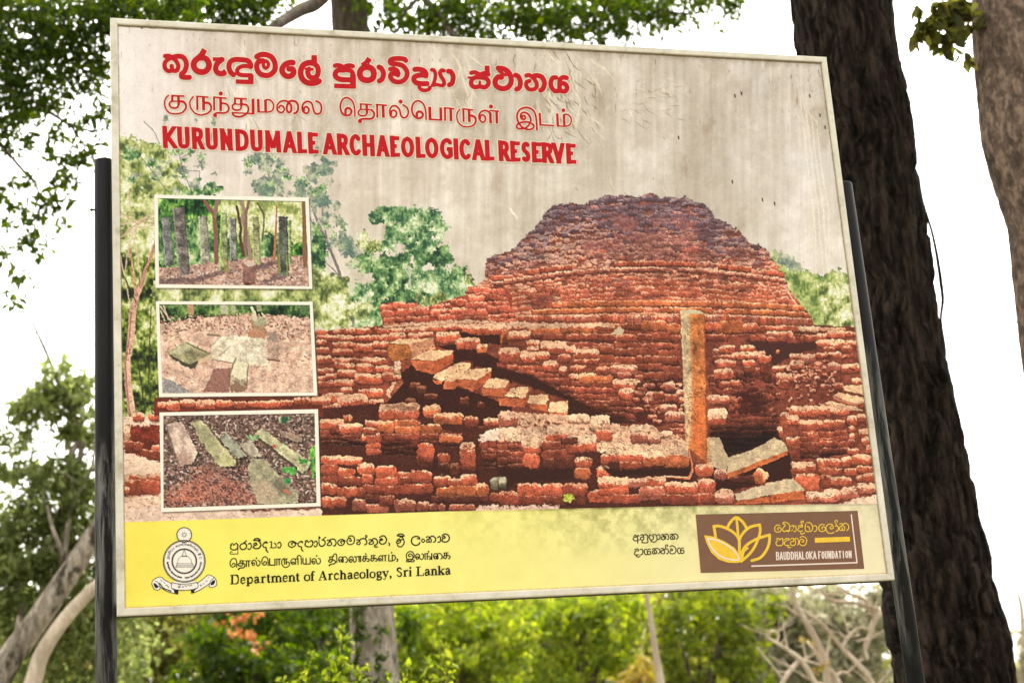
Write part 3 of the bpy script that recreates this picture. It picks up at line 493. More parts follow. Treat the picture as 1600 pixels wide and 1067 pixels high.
def age_print():
    """printing grain and rubble texture over the ruin, so that no stone is a flat patch"""
    s = win(185, 300, 1400, 815, 0); c = C[s]; h, w = c.shape[:2]
    sat = (c[..., 0] - c[..., 2]); red = np.clip((sat - 28) / 30, 0, 1) * np.clip((c[..., 0] - c[..., 1] - 14) / 20, 0, 1)
    n = (vnoise(h, w, 2.0, 2.6, 801) - .5) * .34 + (vnoise(h, w, 4.5, 6, 802) - .5) * .36 + (vnoise(h, w, 14, 18, 803) - .5) * .3 + (vnoise(h, w, 34, 46, 808) - .5) * .5
    c *= (1 + n * red * .55)[..., None]
    c[:] = c + (255 * np.clip(c / 255, 0, 1)**.86 - c) * red[..., None]
    c *= 1 + (np.array([1.01, .965, .90]) - 1) * red[..., None]
    dust = np.clip((vnoise(h, w, 1.5, 2.0, 804) * .6 + vnoise(h, w, 5, 7, 805) * .4 - .70) * 12, 0, 1) * red * np.clip((c.mean(-1) - 70) / 60, 0, 1)
    c += (np.array([244, 204, 180]) - c) * (dust * .16)[..., None]
    pit = np.clip((vnoise(h, w, 1.6, 2.2, 806) * .6 + vnoise(h, w, 6, 9, 807) * .4 - .70) * 12, 0, 1) * red
    c += (np.array([92, 38, 28]) - c) * (pit * .42)[..., None]

def litter(pts, cols, n, seed, size=(1.5, 4.5)):
    """leaf litter: many little flakes"""
    r = np.random.default_rng(seed); P = np.asarray(pts, float); x0, y0 = P.min(0); x1, y1 = P.max(0)
    from_cols = np.asarray(cols, float)
    s = win(x0, y0, x1, y1); m = poly_cov(P, s, 1.0); keep = C[s].copy()
    for _ in range(n):
        x, y = r.uniform(x0, x1), r.uniform(y0, y1); a = r.uniform(0, 6.28); l = r.uniform(*size)
        line([(x, y), (x + math.cos(a) * l, y + math.sin(a) * l * .7)], r.uniform(1, 2.2), from_cols[r.integers(len(cols))], r.uniform(.5, 1), .5)
    C[s] = keep + (C[s] - keep) * m[..., None]

I1, I2, I3 = (235, 298, 5.926), (235, 460, 5.926), (235, 630, 5.926)
IN1 = cp(I1, '70,70 1435,100 1470,885 80,865'); IN2 = cp(I2, '82,92 1475,98 1510,905 112,915'); IN3 = cp(I3, '120,115 1520,92 1538,920 122,968')
OUT1 = cp(I1, '35,38 1465,64 1500,910 48,900'); OUT2 = cp(I2, '50,63 1502,68 1546,936 80,950'); OUT3 = cp(I3, '84,84 1552,54 1576,952 100,1006')

def clip_to(quad, fn):
    global C
    P = np.asarray(quad); s = win(P[:, 0].min(), P[:, 1].min(), P[:, 0].max(), P[:, 1].max(), 6)
    fn()

def inset_one():
    poly(IN1, (92, 124, 62), 0, 1, 40)
    foliage(cp(I1, '60,60 1480,60 1480,720 60,720'), [(18, 44, 26), (44, 92, 40), (86, 138, 62), (150, 190, 92), (214, 230, 150)], 4, 1.5, 4, 3, 700)
    foliage(cp(I1, '650,60 1480,60 1480,500 700,420'), YG[1:], 4, .7, 20, 6, 701)
    foliage(cp(I1, '60,300 640,300 640,700 60,700'), GD, 4, .6, 20, 6, 702); foliage(cp(I1, '1000,420 1170,420 1170,640 1000,640'), GD, 3.5, .7, 12, 6, 703)
    g = cp(I1, '70,720 350,690 600,660 800,630 1050,620 1480,600 1490,900 70,900')
    poly(g, (196, 158, 142), 3, 2, 50, 1, 60)
    litter(g, [(232, 204, 190), (150, 112, 98), (96, 70, 62), (214, 172, 150), (244, 224, 212), (170, 128, 104)], 900, 71)
    for p in ('330,830 640,745 860,735 640,775 400,850', '1000,860 1180,775 1290,790 1080,870', '860,700 1180,640 1180,690 1000,740', '80,830 300,790 420,850 80,870'): poly(cp(I1, p), (104, 82, 84), 4, 4, 60, .75)
    line(cp(I1, '500,90 540,160 590,210 605,400 612,660'), [5, 7, 6, 7], (140, 96, 82)); line(cp(I1, '620,90 605,180 600,240'), [7, 5], (150, 118, 104)); line(cp(I1, '840,90 870,200 850,250 900,420 930,640'), [5, 6, 5, 7], (164, 138, 118)); line(cp(I1, '920,90 885,200 880,420 870,600'), [4, 5, 7], (140, 112, 96)); line(cp(I1, '800,150 840,350 830,420 860,600'), [4, 5], (96, 70, 58))
    line(cp(I1, '990,110 1050,220 1050,330 1035,470'), 2.4, (110, 92, 78)); line(cp(I1, '1170,140 1165,300 1150,560 1145,635'), [2, 4], (186, 116, 80)); line(cp(I1, '1418,110 1425,350 1432,690'), [5, 7], (138, 104, 74))
    for pts, c in (('102,250 185,250 222,690 135,700', (122, 124, 118)), ('205,165 318,158 370,770 270,785', (122, 114, 108)), ('445,238 525,235 555,665 470,672', (160, 158, 138)), ('648,205 712,205 722,750 636,745', (150, 160, 112)),
                   ('728,255 795,250 806,655 738,655', (140, 140, 130)), ('938,250 1005,245 1025,690 948,690', (166, 166, 120)), ('1268,275 1306,275 1305,690 1275,690', (150, 168, 110)), ('1186,240 1270,240 1282,790 1178,775', (96, 100, 88))):
        q = cp(I1, pts); poly(q, c, 2, 1, 70, 1, 110)
        (x0, y0), (x1, y1) = q[0], q[1]; line([(x0 + 1, y0 + 1), (q[3][0] + 1, q[3][1] - 2)], 1.4, np.minimum(np.asarray(c) * 1.4, 235), .7); line([(x1 - 1, y1 + 1), (q[2][0] - 1, q[2][1] - 2)], 1.3, np.asarray(c) * .6, .6)
    line(cp(I1, '1195,600 1195,760'), 3, (170, 176, 60), .6); line(cp(I1, '1262,600 1268,770'), 2.5, (160, 170, 60), .6); line(cp(I1, '690,640 695,740'), 5, (186, 150, 80), .5); line(cp(I1, '660,250 650,600'), 3, (140, 186, 70), .5)
    brick(*cp(I1, '920,755')[0], 20, 33, .12, 'p', .02); poly(cp(I1, '862,660 970,668 980,700 980,850 862,850'), (150, 112, 104), 2, 1, 60, .9, 60); poly(cp(I1, '862,660 960,655 975,690 900,700'), (214, 192, 176), 2)
    line(cp(I1, '70,72 1436,101'), 1.4, (50, 60, 50), .7)

def inset_two():
    poly(IN2, (230, 190, 168), 0, 1, 40, 1, 60)
    foliage(cp(I2, '80,90 1480,96 1490,200 1100,160 400,200 80,240'), [(20, 36, 22), (46, 78, 40), (90, 122, 62), (150, 176, 100)], 3.5, 1.3, 8, 4, 720)
    for p, c in (('345,95 395,95 400,190 360,190', (196, 150, 122)), ('645,98 715,98 718,185 655,180', (190, 188, 160)), ('745,98 790,98 795,165 755,165', (176, 180, 140)), ('980,98 1025,98 1028,160 990,160', (150, 160, 120)), ('1385,98 1440,98 1440,190 1385,190', (96, 120, 80))): poly(cp(I2, p), c, 1.5, 1, 50)
    for p in ('90,110 180,235', '120,100 165,230', '95,150 130,240'): line(cp(I2, p), 2.2, (206, 188, 160))
    litter(cp(I2, '90,200 450,190 900,170 1480,200 1490,420 900,420 700,330 100,370'), [(206, 160, 140), (150, 106, 88), (110, 76, 62), (236, 200, 180), (180, 130, 108)], 900, 73)
    litter(cp(I2, '90,370 1500,380 1505,905 110,912'), [(236, 196, 174), (206, 150, 128), (170, 118, 98), (250, 224, 204)], 420, 74)
    poly(cp(I2, '560,480 650,380 900,390 1060,420 1075,560 1090,660 900,640 560,600'), (240, 222, 196), 3, 2, 40, 1, 60); line(cp(I2, '640,570 740,480'), 1.2, (150, 120, 96), .7); line(cp(I2, '550,490 655,385'), 1.2, (160, 128, 104), .8); line(cp(I2, '575,600 760,640'), 1.4, (120, 90, 70), .7)
    poly(cp(I2, '490,905 590,690 740,680 730,905'), (150, 104, 92), 2, 2, 60, .9)
    poly(cp(I2, '730,850 735,740 790,590 910,650 880,900 760,905'), (206, 186, 156), 2.5, 1, 60, 1, 80); poly(cp(I2, '735,740 790,590 910,650 900,760 820,790'), (244, 232, 198), 2.5, 1, 40, .9); line(cp(I2, '730,850 735,740 790,590'), 2, (120, 92, 74), .8, 1); line(cp(I2, '905,655 890,880'), 2, (140, 104, 86), .8, 1); poly(cp(I2, '730,850 790,800 880,860 880,900 760,905'), (150, 118, 96), 3)
    poly(cp(I2, '905,330 1060,330 1060,410 905,400'), (196, 142, 112), 2, 1, 40); poly(cp(I2, '935,240 1000,250 1062,240 1062,330 935,325'), (176, 140, 110), 2, 1, 50); poly(cp(I2, '960,240 1000,205 1060,205 1076,250 1060,290 960,290'), (178, 172, 140), 2, 1, 60); line(cp(I2, '935,120 960,160 965,230'), [4, 6], (222, 214, 180))
    poly(cp(I2, '1090,350 1170,360 1185,450 1198,620 1080,600 1090,480'), (196, 164, 146), 2, 1, 50, 1, 60); poly(cp(I2, '1090,370 1100,350 1170,360 1182,440 1095,430'), (160, 140, 132), 2, 3, 50, .7); line(cp(I2, '1085,600 1190,615'), 3, (110, 80, 68), .8)
    poly(cp(I2, '150,530 330,445 560,540 560,590 370,690 250,620'), (150, 142, 108), 2.5, 1, 60, 1, 90); poly(cp(I2, '150,530 250,600 370,650 560,550 560,590 370,690 240,620'), (84, 76, 58), 2.5); poly(cp(I2, '440,610 560,550 560,590 440,660'), (226, 190, 158), 2); poly(cp(I2, '150,530 330,445 420,480 260,560'), (220, 214, 176), 3, 6, 40, .7); line(cp(I2, '330,450 520,535'), 1.6, (90, 84, 60), .8)
    poly(cp(I2, '112,780 220,800 390,915 112,915'), (150, 146, 146), 3, 2, 80, .9); line(cp(I2, '530,370 640,380'), 3, (150, 130, 110)); line(cp(I2, '82,95 1475,100'), 1.2, (60, 60, 40), .6)

def inset_three():
    poly(IN3, (122, 98, 86), 0, 1, 60, 1, 60)
    litter(cp(I3, '120,100 1530,90 1540,930 120,970'), [(214, 184, 170), (78, 54, 48), (44, 32, 30), (176, 134, 118), (236, 214, 202), (116, 82, 70), (60, 46, 46)], 3400, 77, (2, 6))
    for p in ('200,930 330,760 560,560 600,640 760,700 990,900 980,940', '130,830 300,760 500,800 420,940 130,960'): poly(cp(I3, p), (200, 118, 94), 8, 12, 60, .55, 80)
    litter(cp(I3, '120,600 1000,560 1000,950 120,960'), [(54, 44, 52), (206, 160, 150), (90, 66, 64), (216, 130, 104)], 700, 78, (1.5, 4))
    S = [('140,190 285,165 440,445 380,560 270,590', (216, 186, 170)), ('385,180 480,150 640,360 800,540 790,575 650,600 560,480 430,290', (190, 182, 142)), ('640,320 700,270 760,310 890,490 810,510 700,400', (166, 164, 144)), ('820,380 930,340 1030,490 930,490 870,440', (196, 182, 160)),
         ('965,280 1030,235 1170,330 1500,550 1410,650 1200,470', (196, 190, 150)), ('905,590 940,500 1060,520 1190,660 1370,850 1370,925 1000,935 920,740', (176, 168, 136)), ('1200,260 1330,270 1410,340 1380,360 1220,310', (166, 140, 122))]
    for p, c in S:
        q = cp(I3, p); poly([(x + 2, y + 3) for x, y in q], (50, 36, 34), 3, 3, 30, .7); poly(q, c, 2.5, 1, 45, 1, 70)
    line(cp(I3, '145,200 235,480 275,585'), 2.2, (120, 100, 84), .8); poly(cp(I3, '235,480 300,450 400,500 380,560 270,590'), (176, 140, 124), 4, 5, 50, .6)
    line(cp(I3, '1010,330 1180,470 1350,600'), 4, (90, 74, 60), .8); poly(cp(I3, '430,290 480,200 600,330 640,420 520,430'), (150, 146, 110), 5, 8, 60, .6); poly(cp(I3, '600,540 700,450 800,540 700,590'), (204, 200, 142), 4, 6, 40, .6)
    poly(cp(I3, '1000,700 1130,720 1200,930 1000,935 940,760'), (198, 172, 146), 5, 8, 50, .8); poly(cp(I3, '1100,720 1200,690 1340,860 1200,830'), (116, 108, 92), 6, 8, 60, .7)
    foliage(cp(I3, '1210,600 1300,580 1370,630 1320,670 1220,640'), [(40, 110, 50), (84, 160, 76), (150, 206, 120)], 3, .55, 4, 4, 740); foliage(cp(I3, '1480,400 1540,380 1545,760 1490,640'), [(40, 110, 40), (90, 166, 64), (160, 210, 100)], 3.4, .6, 8, 4, 741)
    foliage(cp(I3, '1370,500 1470,520 1460,590 1380,560'), [(40, 110, 50), (84, 160, 76), (150, 206, 120)], 3, .5, 6, 4, 742); foliage(cp(I3, '900,300 1010,280 1010,350 900,340'), GR, 3, .5, 6, 4, 743); foliage(cp(I3, '1180,120 1300,110 1280,180 1200,180'), GR, 3, .45, 6, 4, 744)
    foliage(cp(I3, '1240,690 1290,690 1290,740 1240,740'), [(30, 120, 60), (70, 170, 90)], 3, .6, 3, 3, 745); poly(cp(I3, '1130,385 1170,380 1165,415 1130,410'), (206, 90, 52), 1.5); poly(cp(I3, '1230,780 1310,840 1250,840'), (200, 120, 96), 3)
    line(cp(I3, '122,118 1520,95'), 1.2, (70, 50, 50), .6)

def paint_footer():
    s = win(150, 780, 1420, 985, 0); x = XX[s]; y = YY[s]
    yb = np.interp(x, [193, 700, 1080, 1382], [815.5, 798.5, 790, 786.5])
    t = np.clip((x - 190) / 1190, 0, 1)
    base = np.stack([np.interp(t, [0, .12, .3, .5, .7, .85, 1], c) for c in ([254, 255, 254, 252, 248, 246, 247], [236, 242, 244, 242, 238, 233, 234], [98, 112, 130, 146, 170, 184, 196])], -1)
    base += ((fbm(*x.shape, 40, 3, 91) - .5) * 16)[..., None]
    dk = np.clip(fbm(*x.shape, 14, 4, 92) * 1.5 - .55, 0, 1) * np.clip(1 - (y - yb) / (60 + 40 * fbm(*x.shape, 60, 2, 93)), 0, 1) * np.interp(x, [640, 720, 860, 960, 1090, 1360], [0, .25, .55, 1, .85, .35])
    dk += np.clip(NF[s] - .7, 0, 1) * 1.2 * np.clip(1 - (y - yb) / 55, 0, 1) * np.interp(x, [840, 880, 1090, 1200], [0, 1, .8, 0])
    base -= dk[..., None] * np.array([120, 112, 96])
    base -= (np.clip(1 - np.abs(y - yb - 1) / 3, 0, 1) * np.interp(x, [700, 900, 1380], [0, .5, .3]))[..., None] * np.array([110, 105, 80])
    mix(s, base, np.clip(y - yb + .5, 0, 1))
# ---------------------------------------------------------------- lettering, traced as pen strokes
def parse_strokes(crop, text):
    """'w:x,y x,y|w:...' -> list of (points, width, butt, smooth); 'b' butt ends, 's' straight"""
    ox, oy, sc = crop; out = []
    for t in text.split('|'):
        hd, body = t.strip().split(':')
        butt = 'b' in hd; st = butt or 's' in hd
        pts = np.array([[float(v) for v in q.split(',')] for q in body.split()]) / sc + [ox, oy]
        ws = [float(v) / sc for v in hd.strip('bs ').split('-')]
        out.append((pts, ws, butt, not st))
    return out

def smooth_pts(P, n=5):
    if len(P) < 3: return P
    Q = np.vstack([2 * P[0] - P[1], P, 2 * P[-1] - P[-2]]); r = []
    for i in range(1, len(Q) - 2):
        for k in range(n):
            t = k / n; a, b, c, d = Q[i - 1], Q[i], Q[i + 1], Q[i + 2]
            r.append(.5 * (2 * b + (c - a) * t + (2 * a - 5 * b + 4 * c - d) * t * t + (3 * b - a - 3 * c + d) * t**3))
    return np.array(r + [P[-1]])

def stroke_field(strokes, step, pad=3.0, clip=None):
    """signed distance (negative inside) of the union of the strokes on a regular grid"""
    allp = np.vstack([s[0] for s in strokes]); wm = max(max(s[1]) for s in strokes) / 2 + pad
    x0, y0 = allp.min(0) - wm; x1, y1 = allp.max(0) + wm
    nx, ny = int((x1 - x0) / step) + 2, int((y1 - y0) / step) + 2
    F = np.full((ny, nx), 9.0)
    for P, ws, butt, sm in strokes:
        Q = smooth_pts(P) if sm else P
        W = np.interp(np.linspace(0, 1, len(Q)), np.linspace(0, 1, len(ws)), ws) / 2
        for i in range(len(Q) - 1):
            a, b = Q[i], Q[i + 1]; r = max(W[i], W[i + 1]) + pad
            lo = np.floor((np.minimum(a, b) - r - [x0, y0]) / step).astype(int); hi = np.ceil((np.maximum(a, b) + r - [x0, y0]) / step).astype(int) + 1
            lo = np.maximum(lo, 0); hi = np.minimum(hi, [nx, ny])
            gx = x0 + np.arange(lo[0], hi[0])[None, :] * step; gy = y0 + np.arange(lo[1], hi[1])[:, None] * step
            d = b - a; L = np.hypot(*d) + 1e-9; ux, uy = d / L
            t = (gx - a[0]) * ux + (gy - a[1]) * uy; n = np.abs(-(gx - a[0]) * uy + (gy - a[1]) * ux)
            if butt:
                qx, qy = np.abs(t - L / 2) - L / 2, n - W[i]
                f = np.hypot(np.maximum(qx, 0), np.maximum(qy, 0)) + np.minimum(np.maximum(qx, qy), 0)
            else:
                tc = np.clip(t / L, 0, 1); f = np.hypot(t - tc * L, n) - (W[i] * (1 - tc) + W[i + 1] * tc)
            v = F[lo[1]:hi[1], lo[0]:hi[0]]; np.minimum(v, f, out=v)
    if clip:
        gx = x0 + np.arange(nx)[None, :] * step; gy = y0 + np.arange(ny)[:, None] * step
        F = np.maximum(F, np.maximum(clip[0](gx) - gy, gy - clip[1](gx)))
    return F, x0, y0, step

TA, TB, TC, TD, TE = (245, 70, 9.975), (375, 70, 9.975), (510, 70, 9.975), (600, 75, 9.975), (720, 85, 8.889)
SINHALA_TITLE = (parse_strokes(TA, '62:130,180 190,178 240,205 300,255 335,330 320,395 280,412 240,400|62:240,205 170,235 125,290 130,370 180,412 235,400 232,335|72:250,200 330,182 410,200 455,268 458,350 430,420 388,458 388,500 430,512 508,512|'
    '86:815,318 800,375 755,418 695,430 635,415 590,370 575,315 595,255 645,215 700,205 760,220 800,262 815,318|b82:640,215 700,160 748,78|b58:872,228 1057,236|78:1010,235 940,300 918,380 950,440 1010,455 1050,448|38:1045,455 1048,405|'
    '74:1195,470 1150,430 1124,350 1145,272 1215,235 1330,238 1420,252 1462,310 1462,345|60:1440,337 1340,337 1272,370 1252,420 1280,462 1350,478 1468,478|b78:1467,470 1467,606|b64:1230,576 1505,586')
  + parse_strokes(TB, '76:262,190 320,160 400,157 490,195 545,290 540,400 470,470 400,482 320,460 268,390 265,310 300,262 355,255|50:405,255 440,290 438,340 405,368 372,345 365,290 405,255|'
    '80:825,283 780,282 705,310 655,385 680,460 745,498 810,480 838,430 820,385 765,380|b80:1157,165 1157,285|82:1160,287 1060,287 985,325 947,410 955,500 1005,570 1085,603 1175,598 1232,572|74:1150,290 1208,350 1220,430 1190,502 1120,518 1070,480 1058,420 1075,385|40:1030,382 1130,386')
  + parse_strokes(TC, '64:135,330 175,322 230,335 272,372|64:412,338 360,326 300,340 272,372|74:272,400 180,402 138,455 155,510 220,542 330,550 400,550|68:272,395 350,400 400,428 415,490|b84:414,460 416,684|b66:120,643 455,655|'
    '86:740,455 728,515 690,548 632,558 575,545 535,510 520,455 535,400 580,362 635,352 690,365 730,405 740,455|b80:560,335 625,288 675,214|74:820,352 858,375 890,450 870,535 825,568|'
    '70:1238,250 1215,228 1120,218 1020,228 992,265 1020,298 1120,308 1200,340 1255,420 1250,500 1200,562 1120,585 1040,562 997,505 1012,460 1060,455 1120,455|64:995,383 1050,380 1108,412 1116,478')
  + parse_strokes(TD, '74:480,338 540,335 618,355 652,400 652,440|74:640,428 560,428 482,450 466,500 502,545 580,560 670,560|54:560,568 552,620 592,658 660,663 710,640 715,620|54:745,345 778,352 803,410 792,500 765,585|58:930,358 900,352 872,390 892,450 930,510 938,560 915,590|50:755,585 830,575 880,588 925,582|72:1005,367 1042,375 1078,450 1062,548 1020,578')
  + parse_strokes(TE, '54:145,260 192,252 240,272 265,298|54:385,283 330,265 290,275 265,298|b64:365,160 368,285|28:105,325 200,325|58:265,322 190,328 147,372 152,430 200,460 260,448 330,460 378,425 383,372 340,334 265,322|34:265,385 265,450|'
    '68:565,322 515,318 477,375 492,438 560,476 640,468 693,410 698,330 663,252 600,207 520,195|44:508,200 550,245 600,285 660,280|64:762,292 802,315 828,390 813,465 775,487|'
    '54:910,298 950,292 1000,325 1045,385 1055,450 1015,488 950,488 910,440 915,390 955,372|64:1000,310 1060,297 1128,322 1162,400 1142,478 1110,502|60:1320,325 1275,332 1250,395 1262,463 1310,512 1380,508 1445,518 1478,470 1452,418 1400,402|60:1470,330 1420,322 1377,355 1372,420 1372,495'))
SINHALA_TITLE = [(p, [q * 1.1 for q in w], b, m) for p, w, b, m in SINHALA_TITLE]
MF, MG, MH, MI, MJ = (245, 140, 11.43), (375, 140, 11.43), (520, 145, 11.43), (640, 145, 10.667), (790, 155, 13.333)
TAMIL_TITLE = (parse_strokes(MF, '28:205,110 155,170 140,260 165,350 230,420 330,440|28-44:330,440 440,420 512,350 520,280 480,225 420,213|b30:255,113 495,121|b40:277,105 277,212|b24:275,208 420,216|b48:385,115 392,275|34:390,270 370,320 310,335 245,310 225,260 245,225 285,208|'
    '28:650,130 600,200 590,270 620,350 690,430 790,460|28-44:790,460 900,430 965,370 968,300 930,245 868,238|b28:700,124 925,140|b38:722,120 725,368|b52:832,130 838,372|b28:1005,138 1250,160|b36:1022,135 1027,378|b50:1140,148 1142,388|34:1165,245 1240,261 1285,320 1270,390 1200,423 1100,418 1045,430|70:1038,458 1042,466|74:1142,74 1143,76|'
    'b28:1375,158 1610,172|b38:1397,155 1397,268|b24:1390,262 1530,270|b48:1506,165 1512,305|32:1512,300 1490,355 1430,372 1365,350 1350,300 1380,262 1400,258|34:1530,264 1600,277 1636,330 1626,400 1576,455 1486,488 1400,478 1358,440 1350,415|b26:1345,415 1745,436|b52:1718,168 1722,440')
  + parse_strokes(MG, 'b48:325,172 332,408|b26:310,402 520,406|b50:455,185 460,406|28:455,192 520,185 580,230 602,300 572,380 500,405|32:860,222 800,203 720,220 665,290 670,370 720,413 775,398 790,340 760,298 722,292 695,330|38:860,222 913,290 915,370 880,413 842,380 838,300 880,220 950,206 1018,240 1040,320 1020,400 968,430|'
    '34:1150,375 1145,330 1190,310 1228,350 1222,405 1180,428 1125,390 1112,310 1150,237 1220,217 1280,250 1305,330 1330,410 1380,440 1440,410 1455,330 1430,250 1362,208')
  + parse_strokes(MH, '28-44:395,425 388,280 350,155 260,92 180,120 137,220 145,320 190,390 260,408 320,380 330,315 280,275 230,303 228,370|b26:480,203 705,215|b34:500,200 500,302|b46:605,210 612,375|b24:500,298 700,308|30:610,370 580,408 510,413 460,380 462,330 500,300|36:690,308 735,360 730,430 680,468 560,468 500,480|74:484,508 487,512|'
    'b28:765,213 970,230|b36:792,210 796,448|b50:897,225 905,448|32:1050,385 1045,340 1090,315 1135,350 1130,410 1085,440 1035,415 1018,340 1030,280 1075,238 1140,247 1192,310 1215,400 1260,448 1320,430 1350,350 1325,270 1258,222|70:1211,160 1213,163')
  + parse_strokes(MI, '26-42:275,450 268,300 225,185 145,138 72,172 37,270 57,360 110,418 170,428 218,390 213,340 162,315 120,345 124,392|b50:335,235 342,458|b28:315,443 545,458|b46:517,248 524,465|b26:568,253 750,271|b34:590,250 593,472|b46:685,262 691,478|'
    '26:835,280 795,340 787,410 812,490 880,558 970,573|26-42:970,573 1058,548 1103,480 1090,412 1035,385|b26:875,270 1065,292|b34:895,265 902,488|b46:990,280 998,493|30:1180,430 1180,390 1222,372 1262,410 1258,470 1212,495 1160,430 1168,352 1230,302 1300,310 1345,350|b44:1345,330 1352,513|b26:1330,300 1495,312|b44:1450,305 1457,518|66:1356,231 1358,234')
  + parse_strokes(MJ, '40:655,645 640,420 592,260 490,187 390,182 290,230 242,330 247,430 300,540 390,612 480,638 560,618 590,560 550,512|40:345,400 355,350 400,355 412,405 370,425 318,390 318,320 365,283 430,290 495,345 525,430 500,520 420,600 330,618 250,608 232,560 270,510 400,477 510,490|b48:710,288 727,552|b32:703,538 1010,556|b50:1075,300 1091,578|b30:1080,562 1260,570|b52:1215,320 1226,570|32:1218,325 1280,320 1348,370 1370,450 1340,535 1260,570|78:1204,234 1206,237'))
# block capitals in a unit box (x right, y up)
CAP = dict(K='v:.0,.0 .0,1|d:.95,1 .22,.47|d:.24,.56 1,0', U='v:0,.32 0,1|v:1,.32 1,1|c:.0,.34 .03,.15 .2,.03 .5,0 .8,.03 .97,.15 1,.34', R='v:0,0 0,1|h:0,1 .5,1|c:.5,1 .82,.93 .9,.74 .8,.56 .5,.5|h:0,.5 .55,.5|d:.5,.5 .98,0', N='v:0,0 0,1|v:1,0 1,1|d:.02,1 .98,0', D='v:0,0 0,1|h:0,1 .4,1|c:.4,1 .84,.88 1,.5 .84,.12 .4,0|h:0,0 .4,0',
    M='v:0,0 .04,1|v:1,0 .96,1|d:.06,1 .5,.12|d:.94,1 .5,.12', A='d:0,0 .46,1|d:1,0 .54,1|h:.2,.27 .8,.27', L='v:0,0 0,1|h:0,0 1,0', E='v:0,0 0,1|h:0,0 1,0|h:0,.52 .9,.52|h:0,1 1,1', C='c:1,.86 .8,.98 .5,1 .15,.84 .0,.5 .15,.16 .5,0 .8,.02 1,.12', H='v:0,0 0,1|v:1,0 1,1|h:0,.52 1,.52',
    O='c:.5,1 .15,.86 0,.5 .15,.14 .5,0 .85,.14 1,.5 .85,.86 .5,1', G='c:.98,.88 .8,.98 .5,1 .15,.84 0,.5 .15,.16 .5,0 .8,.02 1,.08|v:1,.04 1,.48|h:.55,.48 1,.48', I='v:.5,0 .5,1', S='c:.92,.93 .6,1 .2,.94 .08,.74 .22,.58 .75,.42 .93,.25 .8,.05 .4,0 .05,.08', V='d:0,1 .5,0|d:1,1 .5,0', B='v:0,0 0,1|h:0,1 .5,1|c:.5,1 .88,.93 .88,.6 .5,.52|h:0,.52 .55,.52|c:.55,.52 1,.45 1,.08 .5,0|h:0,0 .5,0',
    F='v:0,0 0,1|h:0,1 1,1|h:0,.5 .85,.5', T='v:.5,0 .5,1|h:0,1 1,1')
def caps(letters, boxes, top, bot, wv, wh):
    """letters in (x0,x1) boxes between the slanted lines top(x) and bot(x)"""
    out = []
    for ch, (x0, x1) in zip(letters, boxes):
        g = wv * .13 if ch in 'AVK' else (wv * .07 if ch in 'RMCGO' else 0); x0, x1 = x0 - g, x1 + g
        xm = (x0 + x1) / 2; yt, yb = top(xm), bot(xm)
        a, b = (x0 + wv / 2, x1 - wv / 2) if ch not in 'I' else (xm, xm)
        t, u = yt + wh / 2, yb - wh / 2
        for part in CAP[ch].split('|'):
            k, body = part.split(':')
            P = np.array([[float(v) for v in q.split(',')] for q in body.split()])
            ext = {'v': wh / 2 + 1, 'd': wh / 2 + 2.2 * wv / 7, 'u': 0, 'h': wv / 2, 'c': 0}[k]
            Q = np.stack([a + (b - a) * P[:, 0], u + (t - u) * P[:, 1]], 1)
            sl = (bot(xm + 10) - bot(xm - 10)) / 20
            Q[:, 1] += (Q[:, 0] - xm) * sl; Q[:, 0] += (yb - Q[:, 1]) * -.045
            if k in 'vd':
                d = Q[-1] - Q[0]; L = np.hypot(*d)
                for e, s in ((0, -1), (-1, 1)):
                    if P[e, 1] in (0, 1): Q[e] = Q[e] + s * d / L * ext
            if k == 'h':
                d = Q[-1] - Q[0]; L = np.hypot(*d)
                for e, s in ((0, -1), (-1, 1)):
                    if P[e, 0] in (0, 1): Q[e] = Q[e] + s * d / L * ext
            if k == 'u': Q[0, 1] -= wh / 2; Q[-1, 1] -= wh / 2
            w = {'v': wv, 'd': wv * .93, 'u': wv * .97, 'h': wh, 'c': (wv + wh) / 2}[k]
            out.append((Q, [w], k in 'vdh', k in 'uc'))
    return out
_b6 = [(65, 180), (195, 310), (332, 440), (455, 570), (592, 705), (732, 858), (870, 985), (1010, 1150), (1175, 1290), (1305, 1393), (1405, 1500)]
_b7 = [(65, 180), (195, 300), (308, 410), (425, 540), (560, 668), (683, 772), (785, 905), (920, 1008), (1008, 1130), (1145, 1260), (1275, 1312), (1325, 1427), (1445, 1555)]
_b8 = [(445, 555), (610, 740), (748, 865), (875, 990), (1003, 1120), (1127, 1258), (1250, 1390), (1412, 1530)]
TCLIP = (lambda x: 197.3 + (x - 265) * .0430, lambda x: 232.0 + (x - 265) * .0392)
PCLIP = (lambda x: 861.7 - (x - 1213) * .0175, lambda x: 874.9 - (x - 1213) * .029)
ENGLISH_TITLE = caps('KURUNDUMALEARCHAEOLOGICALRESERVE', [(245 + a / 5.926, 245 + b / 5.926) for a, b in _b6] + [(495 + a / 5.926, 495 + b / 5.926) for a, b in _b7] + [(700 + a / 7.619, 700 + b / 7.619) for a, b in _b8],
                     lambda x: 197.9 + (x - 265) * .0430, lambda x: 231.4 + (x - 265) * .0392, 7.5, 6.2)
FA, FB, FC = (350, 825, 11.43), (470, 825, 11.43), (590, 820, 11.43)
